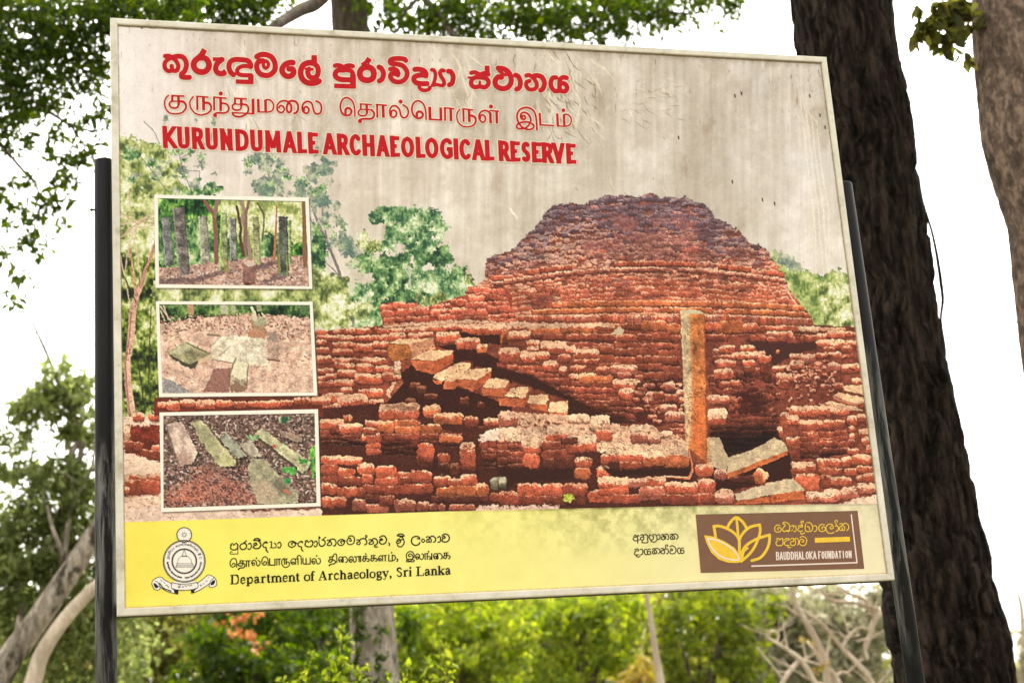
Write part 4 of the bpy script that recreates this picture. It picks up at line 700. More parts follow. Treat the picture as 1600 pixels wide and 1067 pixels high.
SINHALA_LINE = (parse_strokes(FA, '18:115,295 150,270 175,300 185,290 220,265 245,290|22:130,305 115,350 150,380 210,380 245,340 245,290|13s:247,340 247,455 120,460 105,440 120,415 150,420|22:400,222 350,265 300,290 285,335 320,375 370,370 405,320 385,275 345,265|20:435,280 470,265 490,310 480,350 450,375 425,360|'
    '24:530,215 560,185 620,185 650,215|20:530,215 645,215|24:530,280 570,260 585,290 540,310 525,340 560,360 620,355 655,310 650,260 620,228|22:720,250 760,240 770,262 735,255 695,290 705,330 750,340|24:755,355 755,390 785,425|18:820,245 850,240 850,290 845,330 880,350 925,335 930,290 900,260|14:820,350 850,340|20:960,270 995,245 1020,290 1010,330 980,350 960,330|'
    '20:1300,270 1275,250 1220,228 1160,255 1155,310 1200,335 1260,320 1275,275 1240,252 1205,272 1220,295|20:1360,235 1395,230 1400,255 1365,235 1325,270 1330,315 1375,325|22:1385,335 1385,370 1410,405')
  + parse_strokes(FB, '18:80,225 110,215 130,245 150,240 190,215 205,240|22:95,240 75,290 110,325 180,325 215,280 210,225|20:240,250 275,225 295,270 285,310 255,330 240,310|16:325,145 345,165 325,185 325,145 325,260|22:325,260 345,310 395,315 435,270 420,215 380,205|16:390,205 430,165 450,160|'
    '20:470,215 500,210 510,245 480,270 475,300 520,305 550,280 530,230 505,212|22:515,212 560,190 610,205 630,260 610,310 585,310|20:795,225 740,195 680,215 660,260 690,300 750,295 780,250 750,222 710,240 730,265|20:850,155 880,135 930,140 960,190 945,260 890,290 840,275 825,225 850,180 890,175|16:870,212 895,197 908,215 895,233 872,225|'
    '20:1000,210 1030,205 1060,250 1050,285 1010,285 1000,260 1030,240|22:1045,212 1090,185 1140,185 1178,230 1170,280 1140,290|15:1160,185 1160,120 1188,145 1165,165|20:1215,205 1250,200 1265,230 1230,250 1220,275 1260,285 1300,260 1280,215|22:1270,202 1310,180 1355,200 1370,250 1350,290 1320,298 1322,330 1370,330|22:1410,200 1440,185 1460,205 1425,215 1405,245 1430,275 1490,275 1530,225 1520,165 1470,130 1410,160|20:1570,260 1588,280 1578,308')
  + parse_strokes(FC, '22:350,190 380,160 440,160 472,195 350,190|20:350,270 385,242 402,270 345,290 345,320 400,312 415,270 450,250 475,290 465,340 420,385 370,375 350,345|18:400,212 440,215 465,250|23:755,310 730,345 670,360 620,330 605,275 630,220 690,200 740,215 750,245 712,240|18:780,275 812,243 844,275 812,307 780,275|'
    '20:870,215 905,205 930,240 885,260 875,295 900,305 920,290 915,262|20:920,295 945,303 962,280 950,245 925,222|22:930,215 980,195 1030,225 1035,280 1000,305|20:1070,225 1110,200 1125,250 1115,295 1080,305|22:1155,215 1190,195 1205,225 1165,240 1150,275 1185,300 1240,295 1280,250 1270,190 1210,155 1155,180'))
TAMIL_LINE = (parse_strokes(FA, '18:225,690 225,590 200,540 150,545 110,600 115,660 155,690 195,670 195,635 160,625 145,650|17s:285,577 360,577|19s:290,577 290,620|21:335,577 335,640 310,670 265,665 250,640 290,620 345,625 375,650 360,695 310,705 268,715|30:259,728 261,731|17s:395,580 472,577|19s:402,580 402,682|21s:440,580 443,682|'
    '18:505,640 515,615 540,620 540,655 510,655 495,610 520,570 555,570 580,610 585,650 610,670 640,640 640,590 605,570|28:580,530 581,532|18:790,660 785,570 760,515 715,510 680,560 680,625 715,655 755,640 755,602 720,594 708,625|20s:815,540 815,655 910,655 910,545|17s:935,550 1010,546|19s:945,550 945,656|21s:985,548 986,652|'
    '18:1075,535 1035,570 1035,640 1075,690 1130,690 1170,650 1160,607 1120,600|17s:1065,546 1130,542|19s:1078,545 1080,640|21s:1110,545 1113,640|18:1215,630 1220,605 1250,605 1255,632 1235,640 1200,620 1200,570 1240,540 1275,560 1278,640|17s:1262,546 1330,542|20s:1320,545 1323,640|18:1305,535 1312,500 1340,482 1373,502 1380,560 1380,635|19:1410,530 1410,610 1430,635 1465,620 1465,535|19s:1435,637 1540,635 1540,527')
  + parse_strokes(FB, '18:212,610 218,590 248,590 252,620 230,635 200,605 203,560 228,540 262,547 280,590 288,622 315,635 350,605 345,550 312,535|28:285,490 286,492|17s:510,510 585,505|19s:520,510 520,556|20:560,505 560,580 530,605 500,590 502,570 530,557 575,560 620,590 600,630 540,640 517,648|30:511,658 512,661|18:578,500 590,465 620,455 640,480 645,610|'
    '18:690,580 695,560 722,560 725,590 695,598 675,550 700,510 740,515 760,560 755,605 738,590 745,530 780,505 815,520 835,570 815,605 802,605|18:880,580 885,555 912,555 915,590 890,602 862,580 865,530 900,502 930,520 945,590 965,602 988,580 985,522 962,502|17s:990,506 1075,498|20s:1040,500 1042,592|20s:1066,500 1069,596|'
    '17s:1110,502 1182,492|18s:1120,500 1120,542|20:1160,495 1160,560 1140,585 1108,575 1106,556 1122,541 1190,540 1220,560 1210,585 1190,586|28:1160,455 1161,457|17s:1255,487 1330,481|18s:1266,486 1266,536|20:1305,482 1305,555 1285,580 1253,570 1251,551 1267,536 1335,535 1365,555 1355,580 1336,582|18:1400,560 1405,542 1430,542 1432,570 1410,580 1386,550 1400,505 1430,488 1455,502 1460,580|17s:1440,490 1530,482|20s:1506,485 1509,582')
  + parse_strokes(FC, '20s:200,530 200,637 265,637|20s:262,535 262,637|18:262,540 300,540 320,580 300,622 265,637|28:250,490 251,492|20:345,600 362,618 346,650|18:650,580 650,520 615,475 560,475 520,512 515,570 540,622 590,650 640,650 655,625 600,607 535,612 515,640 545,655 600,630 630,580 620,532 580,512 550,532 560,558 588,555|'
    '18:695,590 698,565 725,565 728,595 700,605 680,575 685,532 715,512 745,532 750,580 775,610 815,590 820,532 792,512|17s:840,510 905,505|18s:846,510 850,612|20:885,505 888,610|18:890,562 930,560 950,590 925,605|20s:966,505 968,607|17s:925,605 970,605|28:910,470 911,472|18:1015,585 1018,560 1045,560 1048,592 1020,600 1000,560 1010,520 1038,505 1065,520 1080,570 1072,605 1057,582 1070,522 1100,502 1140,522 1155,570 1132,605|'
    '17s:1185,497 1262,492|18s:1196,495 1196,542|20:1235,492 1235,560 1215,595 1182,585 1181,562 1197,545 1260,540 1295,560 1285,595 1266,597'))
SER = dict(D='t:.2,0 .2,1.5|n:.0,0 .45,0|n:0,1.5 .45,1.5|q:.45,1.5 .78,1.4 .88,.75 .78,.1 .45,0', e='n:.15,.55 .85,.55|q:.85,.55 .8,.9 .5,1 .22,.85 .13,.5 .25,.12 .55,.0 .92,.2', p='t:.24,-.42 .24,.98|n:.05,-.42 .45,-.42|n:.05,.95 .24,.95|q:.26,.85 .6,1 .86,.75 .84,.25 .6,0 .26,.12', a='q:.15,.8 .4,1 .66,.92 .7,.7|t:.7,.75 .7,.1|q:.7,.6 .25,.45 .15,.2 .35,0 .68,.15|n:.7,.05 .98,.08',
    r='t:.3,0 .3,1|n:.05,0 .6,0|n:.05,.97 .3,.97|q:.3,.75 .6,1 .92,.9', t='t:.42,.15 .42,1.35|n:.05,.95 .9,.95|q:.42,.2 .6,.0 .92,.12', m='t:.13,0 .13,1|t:.5,0 .5,.8|t:.86,0 .86,.8|n:.0,0 .27,0|n:.37,0 .63,0|n:.74,0 1,0|q:.13,.85 .35,1 .5,.8|q:.5,.85 .7,1 .86,.8|n:0,.97 .13,.97', n='t:.2,0 .2,1|t:.78,0 .78,.8|n:0,0 .4,0|n:.6,0 1,0|q:.2,.85 .55,1 .78,.8|n:0,.97 .2,.97',
    o='q:.5,1 .18,.85 .1,.5 .18,.15 .5,0 .82,.15 .9,.5 .82,.85 .5,1', f='t:.4,0 .4,1.25|q:.4,1.25 .55,1.5 .95,1.42|n:.08,.95 .8,.95|n:.1,0 .75,0', A='n:.12,.1 .5,1.5|t:.5,1.5 .85,0|n:.25,.5 .68,.5|n:0,0 .3,0|n:.65,0 1,0', c='q:.88,.78 .6,1 .25,.85 .13,.5 .25,.12 .6,0 .92,.2', h='t:.2,0 .2,1.5|t:.78,0 .78,.8|n:0,0 .4,0|n:.6,0 1,0|q:.2,.85 .55,1 .78,.8|n:0,1.47 .2,1.47',
    l='t:.5,0 .5,1.5|n:.1,0 .9,0|n:.1,1.47 .5,1.47', g='q:.45,1 .18,.88 .15,.65 .4,.42 .68,.5 .75,.75 .6,.97 .45,1|q:.3,.4 .15,.22 .35,.1 .75,.08 .88,-.15 .6,-.4 .2,-.38 .12,-.18 .3,.02|n:.7,.95 .98,.95', y='t:.12,1 .52,.1|n:.9,1 .45,-.2 .25,-.4 .1,-.3|n:0,1 .35,1|n:.65,1 1,1', S='q:.85,1.2 .6,1.48 .25,1.35 .2,1.05 .5,.8 .82,.55 .8,.15 .45,0 .15,.3', i='t:.5,0 .5,1|n:.1,0 .9,0|n:.1,.97 .5,.97|o:.5,1.4 .5,1.42', L='t:.25,0 .25,1.5|n:0,1.5 .55,1.5|n:0,0 .95,0|n:.95,0 .98,.35', k='t:.2,0 .2,1.5|n:0,0 .42,0|n:.2,.4 .8,.97|t:.42,.55 .85,.02|n:0,1.47 .2,1.47|n:.6,0 1,0|n:.6,.97 .98,.97', X='o:.4,.05 .5,.0|n:.55,.0 .35,-.35')
def serif(letters, boxes, base, xh, t=2.9, n=1.15):
    out = []
    for ch, (x0, x1) in zip(letters, boxes):
        yb = base((x0 + x1) / 2)
        for part in SER[ch].split('|'):
            k, body = part.split(':'); P = np.array([[float(v) for v in q.split(',')] for q in body.split()])
            Q = np.stack([x0 + (x1 - x0) * P[:, 0], yb - .6 - (xh - .6) * P[:, 1]], 1); Q[:, 1] += (Q[:, 0] - (x0 + x1) / 2) * -.04
            w = {'t': [t], 'n': [n], 'q': [n * 1.2, t * .9, n * 1.5, t * .8, n], 'o': [t * 1.1]}[k]
            out.append((Q, w, k in 't', k == 'q'))
    return out
_s1 = [(115, 275), (290, 385), (400, 520), (535, 640), (660, 752), (765, 825), (845, 1035), (1045, 1140), (1155, 1275), (1285, 1350), (1430, 1540)]
_s2 = [(170, 255), (320, 465), (490, 582), (590, 685), (700, 815), (830, 935), (945, 1040), (1050, 1155), (1168, 1215), (1230, 1335), (1350, 1455), (1465, 1570)]
_s3 = [(210, 262), (335, 440), (460, 550), (558, 612), (690, 825), (838, 945), (958, 1067), (1078, 1200), (1208, 1308)]
ENGLISH_LINE = serif('DepartmentofArchaeologyXSriLanka', [(350 + a / 11.43, 350 + b / 11.43) for a, b in _s1] + [(470 + a / 11.43, 470 + b / 11.43) for a, b in _s2] + [(590 + a / 11.43, 590 + b / 11.43) for a, b in _s3],
                     lambda x: 912.4 - (x - 363) * .0446, 9.7, 3.0, 1.25)
SP = (980, 820, 16)
SPONSOR = parse_strokes(SP, '24:170,275 205,245 230,290 165,310 150,350 190,390 250,385|24:300,272 270,250 255,285 265,340 265,450|20:265,370 310,365|24:335,250 380,235 400,290 345,300 335,350 380,375 420,340 400,265|24:405,245 470,235 515,280 510,360 510,435 372,435 378,405|24:600,250 560,250 550,310 590,370 650,350 660,290 635,270|24:640,240 700,235 740,280 740,370 690,420 620,415 588,388|24:760,250 800,235 825,290 800,350 768,355|'
    '24:860,245 890,225 910,270 860,300 855,340 900,365 940,340 920,290 960,282 962,340|24:935,240 990,225 1035,270 1035,340 1002,360|24:1080,240 1120,220 1140,250 1090,290 1085,340 1115,355 1140,335 1130,295|24:1140,340 1170,352 1190,320 1175,275 1140,245|24:1145,230 1200,215 1260,250 1270,310 1235,350|24:190,610 260,590 280,640 220,640 185,690 200,740 290,735|24:240,750 240,785 290,795 320,770|24:320,612 370,600 395,660 370,730 335,740|24:480,600 440,610 425,670 460,735 510,720 500,640 540,600 580,602|24:510,720 560,735 590,700 570,652 522,660|'
    '24:630,602 670,582 690,612 640,652 635,702 665,717 690,697 680,657|24:690,702 720,714 740,682 725,637 690,607|24:695,592 750,577 810,612 820,672 785,712|24:850,590 890,575 910,620 860,640 850,690 890,715 940,690 930,612 990,590 1030,640 1020,700 985,715|20:962,590 962,500 1018,500 1000,538|24:1080,600 1120,590 1130,630 1080,640 1070,690 1110,715 1180,705 1220,640 1200,560 1130,510 1072,540|24:1310,570 1270,580 1255,640 1290,705 1340,690 1330,610 1370,570 1410,572|24:1340,690 1390,705 1420,670 1400,622 1352,630')
SQ = (1200, 800, 10)
PLATE_SINHALA = parse_strokes(SQ, '15:190,205 140,200 105,240 110,290 150,310 195,295 205,260 180,235 150,250 160,272|15:235,180 270,200 240,240 225,270 250,300 285,288 330,280 340,220 310,170 260,155 230,170|15:285,290 315,300 340,285|15:360,215 390,205 400,242|15:400,212 430,215 440,260 430,295 405,300|14:370,290 385,272|15:470,215 520,205 540,225 490,235 465,270 490,295 540,290|15:510,310 520,340 575,320|14:540,210 515,150 550,135 545,165|15:590,180 580,240 590,290 640,300 690,280 695,220 660,165 610,160|14:610,222 640,230 650,272|15:715,215 745,210 765,250 750,290 725,300|'
    '15:880,195 830,190 795,230 800,280 840,300 885,285 895,250 870,225 840,240 850,262|15:985,262 1020,240 1000,190 940,190 905,240 920,300 970,330 1030,315|14:985,262 970,240 990,215|15:1050,212 1085,215 1100,250 1085,290 1060,295|13:1078,205 1045,140 1080,125 1080,155|15:1120,185 1150,175 1165,205 1125,225 1115,265 1140,285 1160,270 1155,240|14:1160,272 1185,285 1200,260 1190,225 1165,200|15:1170,188 1210,170 1255,200 1260,250 1230,285|15:130,420 165,405 180,430 185,425 220,405 235,430|15:150,440 125,470 140,515 200,520 235,490 230,430|15:255,425 310,405 330,430 280,445 255,480 275,515 330,515|15:310,525 320,550 355,545|'
    '15:350,420 390,405 400,450 360,460 355,500 395,520 430,490 420,425|15:418,412 460,410 480,460 465,510|15:500,395 540,375 590,400 605,450 585,505 535,520 495,490 495,440 530,420 560,440 550,465 527,455|b76:732,437 1281,418')
_pb = [128 + i * 58 for i in range(11)] + [786 + i * 53 for i in range(10)]
PLATE_ENGLISH = caps('BAUDDHALOKAFOUNDATION', [(1200 + a / 10, 1200 + (a + (50 if i < 11 else 46)) / 10) for i, a in enumerate(_pb)], lambda x: 862.0 - (x - 1213) * .0175, lambda x: 874.6 - (x - 1213) * .029, 1.75, 1.6)
PL = (1080, 795, 10.671)
LOTUS = parse_strokes(PL, '46:600,310 660,210 750,140 850,205 922,312|42s:755,150 785,450|46:410,480 378,285|46:378,285 480,285 620,335 740,420 800,520 802,690|46:800,520 830,450 900,360 1000,292 1143,262|46:1143,262 1150,370 1115,500 1050,640 960,760 832,870|46:840,720 900,625 1000,545 1150,475 1308,430|46:1308,430 1300,560 1250,690 1150,810 1010,858|44s:800,520 804,700 830,850|40:850,800 880,700 940,650')
LEAF = [(215, 432), (380, 460), (560, 540), (720, 640), (800, 740), (835, 870), (780, 898), (620, 893), (460, 840), (330, 720), (250, 560)]
LEAF = [(1080 + x / 10.671, 795 + y / 10.671) for x, y in LEAF]
LEAF_LINE = parse_strokes(PL, '24:280,490 400,510 560,580 700,680 795,830 660,840 500,790 380,690 310,590 280,490')
PLATE_RULE = [(np.array([(1330., 803), (1339.2, 879.5)]), [1.9], True, False), (np.array([(1339.9, 878.6), (1174, 884)]), [2.2], True, False)]
EMC = (230 + 515 / 8.892, 815 + 545 / 8.892)
def on_arc(strokes, r, a0, a1, h, flip=False):
    """bend a line of lettering round the emblem's ring"""
    P = np.vstack([s[0] for s in strokes]); k = np.polyfit(P[:, 0], P[:, 1], 1); x0, x1 = P[:, 0].min(), P[:, 0].max()
    yy = P[:, 1] - np.polyval(k, P[:, 0]); y0, y1 = yy.min(), yy.max(); out = []
    for Q, w, b, sm in strokes:
        t = (Q[:, 0] - x0) / (x1 - x0); v = (Q[:, 1] - np.polyval(k, Q[:, 0]) - (y0 + y1) / 2) / (y1 - y0)
        a = np.radians(a0 + (a1 - a0) * t); rr = r + (v if flip else -v) * h
        out.append((np.stack([EMC[0] + np.cos(a) * rr, EMC[1] - np.sin(a) * rr], 1), [.55], False, sm))
    return out
EM = (230, 815, 8.892)
EMBLEM_LINES = on_arc(SINHALA_LINE[:-6], 26, 172, 8, 5.4) + on_arc(TAMIL_LINE, 26, 182, 262, 3.4, True) + on_arc(serif('DepartmentofArchaeology', [(i, i + .9) for i in range(23)], lambda x: 0, 2), 26, 272, 358, 3.4, True)
_ring = lambda cx, cy, r: ' '.join(f'{cx + r * math.cos(t):.1f},{cy + r * math.sin(t):.1f}' for t in np.linspace(0, 2 * math.pi, 33))
EMBLEM_LINES += parse_strokes(EM, f'12:{_ring(515, 545, 290)}|6:{_ring(515, 545, 276)}|15:{_ring(515, 545, 171)}|5:{_ring(515, 545, 158)}|12:{_ring(515, 180, 102)}|6:{_ring(515, 178, 22)}|' + '|'.join(f'5s:{515+30*math.cos(k*.785):.0f},{178+30*math.sin(k*.785):.0f} {515+44*math.cos(k*.785+.2):.0f},{178+44*math.sin(k*.785+.2):.0f}' for k in range(8))
    + '|' + '|'.join(f'4s:{515+74*math.cos(k*.6):.0f},{180+74*math.sin(k*.6):.0f} {515+84*math.cos(k*.6):.0f},{180+84*math.sin(k*.6):.0f}' for k in range(11))
    + '|6s:515,390 485,470 545,470 515,390|5:400,625 425,560 430,520 470,480 515,470 560,480 605,520 620,570 655,620|5s:395,628 655,628|5s:400,610 640,610|5s:405,595 635,595|4s:410,575 630,575|5s:480,480 550,480'
    + '|9:345,840 400,855 515,862 640,850 690,835|9:340,920 400,940 515,948 640,935 700,915|8:345,840 335,880 340,920|8:690,835 708,875 700,915|9:80,810 120,780 190,765 250,810 345,860|9:165,890 250,950 330,980 420,1000|8:80,810 65,860 100,930 150,945 180,920 150,840 110,820|9:700,850 780,790 850,735 930,770 965,820|9:870,850 800,900 720,950 620,990|8:965,820 960,880 900,910 860,890 890,810 930,780|16:360,930 400,965 425,990|16:680,920 640,960 620,985|16:170,850 230,920 330,960')
EMBLEM_LINES += parse_strokes(EM, '9:430,875 445,860 462,875 445,895 430,900 445,912 460,900|7:485,885 500,890 500,910 480,905|7:520,895 530,880 545,890 540,905|7:560,880 580,875 585,895|7:600,885 615,870 620,890|6:185,800 205,820 200,830|6:225,830 250,855|6:250,880 275,880 300,905|6:265,870 305,915|7:735,880 745,870 752,885 738,890|6:770,865 785,850 795,862|6:810,830 830,815 835,825|6:845,775 858,768')
EMBLEM_BLACK = [[(88, 850), (110, 850), (155, 890), (150, 915), (120, 920), (95, 890)], [(935, 800), (945, 830), (925, 870), (885, 880), (880, 850), (910, 815)], [(370, 940), (435, 950), (428, 1010), (380, 990)], [(605, 945), (660, 940), (650, 985), (615, 995)]]
EMBLEM_BLACK = [[(230 + x / 8.892, 815 + y / 8.892) for x, y in p] for p in EMBLEM_BLACK]
EMBLEM_WHITE = [[(515 + 292 * math.cos(t), 545 + 292 * math.sin(t)) for t in np.linspace(0, 6.283, 48, False)], [(515 + 104 * math.cos(t), 180 + 104 * math.sin(t)) for t in np.linspace(0, 6.283, 32, False)],
    [(345, 830), (690, 825), (708, 875), (700, 915), (640, 938), (515, 950), (400, 942), (340, 922), (333, 880)], [(80, 805), (120, 778), (190, 762), (250, 806), (348, 856), (340, 925), (425, 955), (425, 1004), (330, 984), (250, 954), (185, 915), (150, 950), (98, 933), (62, 860)], [(700, 846), (780, 786), (850, 731), (930, 766), (970, 820), (962, 884), (900, 914), (850, 880), (800, 905), (720, 955), (618, 996), (612, 950), (700, 920)], [(470, 240), (560, 240), (580, 290), (450, 290)]]
EMBLEM_WHITE = [[(230 + x / 8.892, 815 + y / 8.892) for x, y in p] for p in EMBLEM_WHITE]
# ---------------------------------------------------------------- helpers for geometry
COL = scene.collection
def ray(px, py):
    d = np.stack([(np.asarray(px, float) - 800) / FOC, (np.asarray(py, float) - 533.5) / FOC, np.ones_like(np.asarray(px, float))], -1) @ ROT
    return np.stack([d[..., 0], d[..., 2], -d[..., 1]], -1)
def at(px, py, Y):
    """the point of the vertical plane y = Y that the photograph shows at (px, py)"""
    d = ray(px, py); t = (Y - CAM.y) / d[..., 1]
    return np.array(CAM) + d * t[..., None]
def pxm(Y, px=800, py=533):
    p = at(px, py, Y); return float(np.linalg.norm(p - np.array(CAM))) / FOC      # metres per photo pixel there

def mesh_obj(name, V, F, mat, parent=None, attr=None, smooth=False):
    """V: n x 3; F: list of index tuples or an m x 4 array"""
    me = bpy.data.meshes.new(name); V = np.asarray(V, np.float32)
    if isinstance(F, np.ndarray):
        n, k = F.shape
        me.vertices.add(len(V)); me.vertices.foreach_set('co', V.ravel())
        me.loops.add(n * k); me.loops.foreach_set('vertex_index', F.astype(np.int32).ravel())
        me.polygons.add(n); me.polygons.foreach_set('loop_start', np.arange(0, n * k, k, dtype=np.int32)); me.polygons.foreach_set('loop_total', np.full(n, k, np.int32))
        me.update(calc_edges=True)
    else:
        me.from_pydata([tuple(map(float, v)) for v in V], [], [tuple(f) for f in F]); me.update()
    if attr is not None:
        a = me.color_attributes.new('print', 'FLOAT_COLOR', 'POINT')
        c = np.ones((len(V), 4), np.float32); c[:, :3] = attr; a.data.foreach_set('color', c.ravel())
    if smooth: me.polygons.foreach_set('use_smooth', np.ones(len(me.polygons), bool))
    me.materials.append(mat)
    o = bpy.data.objects.new(name, me); COL.objects.link(o)
    if parent is not None: o.parent = parent; o.matrix_parent_inverse = Matrix.Translation(-Vector(parent.location))
    return o
def tag(o, label=None, cat=None, group=None, kind=None):
    for k, v in (('label', label), ('category', cat), ('group', group), ('kind', kind)):
        if v: o[k] = v
    return o
def empty(name, loc, label, cat, group=None):
    o = bpy.data.objects.new(name, None); COL.objects.link(o); o.location = loc; o.empty_display_size = .1
    return tag(o, label, cat, group)

def lin(c):
    c = np.asarray(c, float) / 255; return np.where(c <= .04045, c / 12.92, ((c + .055) / 1.055)**2.4)

def nmat(name):
    m = bpy.data.materials.new(name); m.use_nodes = True; t = m.node_tree; return m, t, t.nodes['Principled BSDF']
def ramp(t, fac, stops):
    r = t.nodes.new('ShaderNodeValToRGB'); e = r.color_ramp.elements
    while len(e) < len(stops): e.new(.5)
    for q, (p, c) in zip(e, stops): q.position = p; q.color = (*c, 1)
    t.links.new(fac, r.inputs[0]); return r.outputs[0]
def noise(t, scale, stretch=(1, 1, 1), detail=6, rough=.6, coord='Object', dist=0.0):
    tc = t.nodes.new('ShaderNodeTexCoord'); mp = t.nodes.new('ShaderNodeMapping'); mp.inputs['Scale'].default_value = stretch
    n = t.nodes.new('ShaderNodeTexNoise'); n.inputs['Scale'].default_value = scale; n.inputs['Detail'].default_value = detail; n.inputs['Roughness'].default_value = rough; n.inputs['Distortion'].default_value = dist
    t.links.new(tc.outputs[coord], mp.inputs[0]); t.links.new(mp.outputs[0], n.inputs['Vector']); return n.outputs[0]
def plain(name, rgb, rough=.5, var=.12, scale=30, stretch=(1, 1, 1), metal=0, spec=.4, bump=0):
    m, t, b = nmat(name); c = np.asarray(rgb)
    b.inputs['Roughness'].default_value = rough; b.inputs['Metallic'].default_value = metal; b.inputs['Specular IOR Level'].default_value = spec
    f = noise(t, scale, stretch)
    t.links.new(ramp(t, f, [(.3, tuple(c * (1 - var))), (.7, tuple(np.minimum(c * (1 + var), 1)))]), b.inputs['Base Color'])
    if bump:
        bp = t.nodes.new('ShaderNodeBump'); bp.inputs['Strength'].default_value = bump; bp.inputs['Distance'].default_value = .01
        t.links.new(f, bp.inputs['Height']); t.links.new(bp.outputs[0], b.inputs['Normal'])
    return m

ALB = .80                                # albedo of the whitest print
def print_mat(name, rough=.42):
    m, t, b = nmat(name); a = t.nodes.new('ShaderNodeVertexColor'); a.layer_name = 'print'
    t.links.new(a.outputs[0], b.inputs['Base Color']); b.inputs['Roughness'].default_value = rough; b.inputs['Specular IOR Level'].default_value = .12
    return m
M_PRINT = print_mat('weathered_vinyl_print')
M_RED = plain('red_vinyl', lin((196, 18, 28)) * ALB, .45, .12, 40, spec=.12)
M_INK = plain('black_ink', (.012, .009, .007), .5, .2, 60, spec=.12)
M_YEL = plain('golden_ink', lin((246, 200, 34)) * ALB, .4, .08, 60)
M_WHITE = plain('white_ink', lin((246, 226, 214)) * ALB, .4, .05, 60)
M_BROWN = plain('brown_plate', lin((124, 82, 52)) * ALB, .45, .08, 30)
M_PAPER = plain('emblem_white', lin((252, 244, 232)) * ALB, .45, .03, 60)
M_BORDER = plain('photo_border', lin((253, 247, 232)) * ALB, .45, .05, 40, (1, 1, 3))
def frame_mat():
    m, t, b = nmat('weathered_white_metal'); b.inputs['Roughness'].default_value = .45
    base = ramp(t, noise(t, 9, (1, 1, 1.0), 8, .7), [(.32, tuple(lin((180, 166, 140)) * .8)), (.46, tuple(lin((218, 210, 190)) * .82)), (.72, tuple(lin((242, 236, 222)) * .84))])
    rust = ramp(t, noise(t, 26, (1, 1, 1), 8, .75), [(.60, (0, 0, 0)), (.70, (1, 1, 1))])
    mx = t.nodes.new('ShaderNodeMix'); mx.data_type = 'RGBA'
    t.links.new(rust, mx.inputs['Factor']); t.links.new(base, mx.inputs['A']); mx.inputs['B'].default_value = (.42, .30, .18, 1)
    t.links.new(mx.outputs['Result'], b.inputs['Base Color']); return m
M_FRAME = frame_mat()
def post_mat():
    m, t, b = nmat('worn_black_paint'); b.inputs['Roughness'].default_value = .55; b.inputs['Specular IOR Level'].default_value = .16
    w = ramp(t, noise(t, 30, (1, 1, .1), 7, .72, dist=.4), [(.45, (0, 0, 0)), (.60, (1, 1, 1))])
    big = ramp(t, noise(t, 3.0, (1, 1, .45), 3, .5), [(.46, (.03, .03, .03)), (.62, (1, 1, 1))])
    mu = t.nodes.new('ShaderNodeMix'); mu.data_type = 'RGBA'; mu.blend_type = 'MULTIPLY'; mu.inputs['Factor'].default_value = 1
    t.links.new(w, mu.inputs['A']); t.links.new(big, mu.inputs['B'])
    mx = t.nodes.new('ShaderNodeMix'); mx.data_type = 'RGBA'; t.links.new(mu.outputs['Result'], mx.inputs['Factor'])
    mx.inputs['A'].default_value = (.007, .007, .008, 1); mx.inputs['B'].default_value = (.15, .15, .14, 1)
    t.links.new(mx.outputs['Result'], b.inputs['Base Color']); return m
M_POST = post_mat()
M_STEEL = plain('rusty_steel', (.045, .03, .018), .8, .4, 80)

# ---------------------------------------------------------------- the sign
BW, BH, FR = 2.4, 1.79821, .02137
def bp(x, d, y): return (x - BW / 2, d, BOARD_TOP - y)            # board coordinates -> world
sign = empty('information_sign', (0, .03, 0), 'large weathered information board in a white frame between two black posts', 'sign')
def box(name, x0, x1, d0, d1, y0, y1, mat, parent):
    V = [bp(x, d, y) for x in (x0, x1) for d in (d0, d1) for y in (y0, y1)]
    F = [(0, 1, 3, 2), (4, 6, 7, 5), (0, 4, 5, 1), (2, 3, 7, 6), (0, 2, 6, 4), (1, 5, 7, 3)]
    return mesh_obj(name, V, F, mat, parent)
M_BACK = plain('panel_backing', (.62, .61, .58), .5, .06, 10)
box('panel', FR * .5, BW - FR * .5, .008, .0120, FR * .5, BH - FR * .5, M_BACK, sign)
for x_ in (.0002, BW - .0302): box('side_batten', x_, x_ + .03, .0128, .034, .037, BH - .037, M_FRAME, sign)
def rail(a, b):
    """mitred, slightly rounded frame rail along one edge; a, b are outer corners in order (clockwise)"""
    a, b = np.array(a, float), np.array(b, float); d = (b - a) / np.linalg.norm(b - a); n = np.array([-d[1], d[0]])    # inward
    prof = [(0, .0125), (0, .0035), (.0012, .001), (.0035, 0), (FR - .0035, 0), (FR - .001, .0012), (FR, .0035), (FR, .0078), (FR, .0125)]
    V, F = [], []
    for w, dd in prof:
        for e, s in ((a, 1), (b, -1)):
            g = .0003
            p = e + n * w + d * s * (w + g); V.append(bp(p[0], dd, p[1]))
    k = len(prof)
    for i in range(k):
        j = (i + 1) % k; F.append((2 * i, 2 * i + 1, 2 * j + 1, 2 * j))
    F.append(tuple(2 * i for i in range(k))[::-1]); F.append(tuple(2 * i + 1 for i in range(k)))
    return mesh_obj('frame_rail', V, F, M_FRAME, sign)
for a, b in (((0, 0), (BW, 0)), ((BW, 0), (BW, BH)), ((BW, BH), (0, BH)), ((0, BH), (0, 0))): rail(a, b)

box('steel_subframe', .012, BW - .012, .0128, .066, BH - .036, BH - .0004, M_STEEL, sign)
box('steel_subframe', .012, BW - .012, .0128, .066, .0006, .036, M_STEEL, sign)

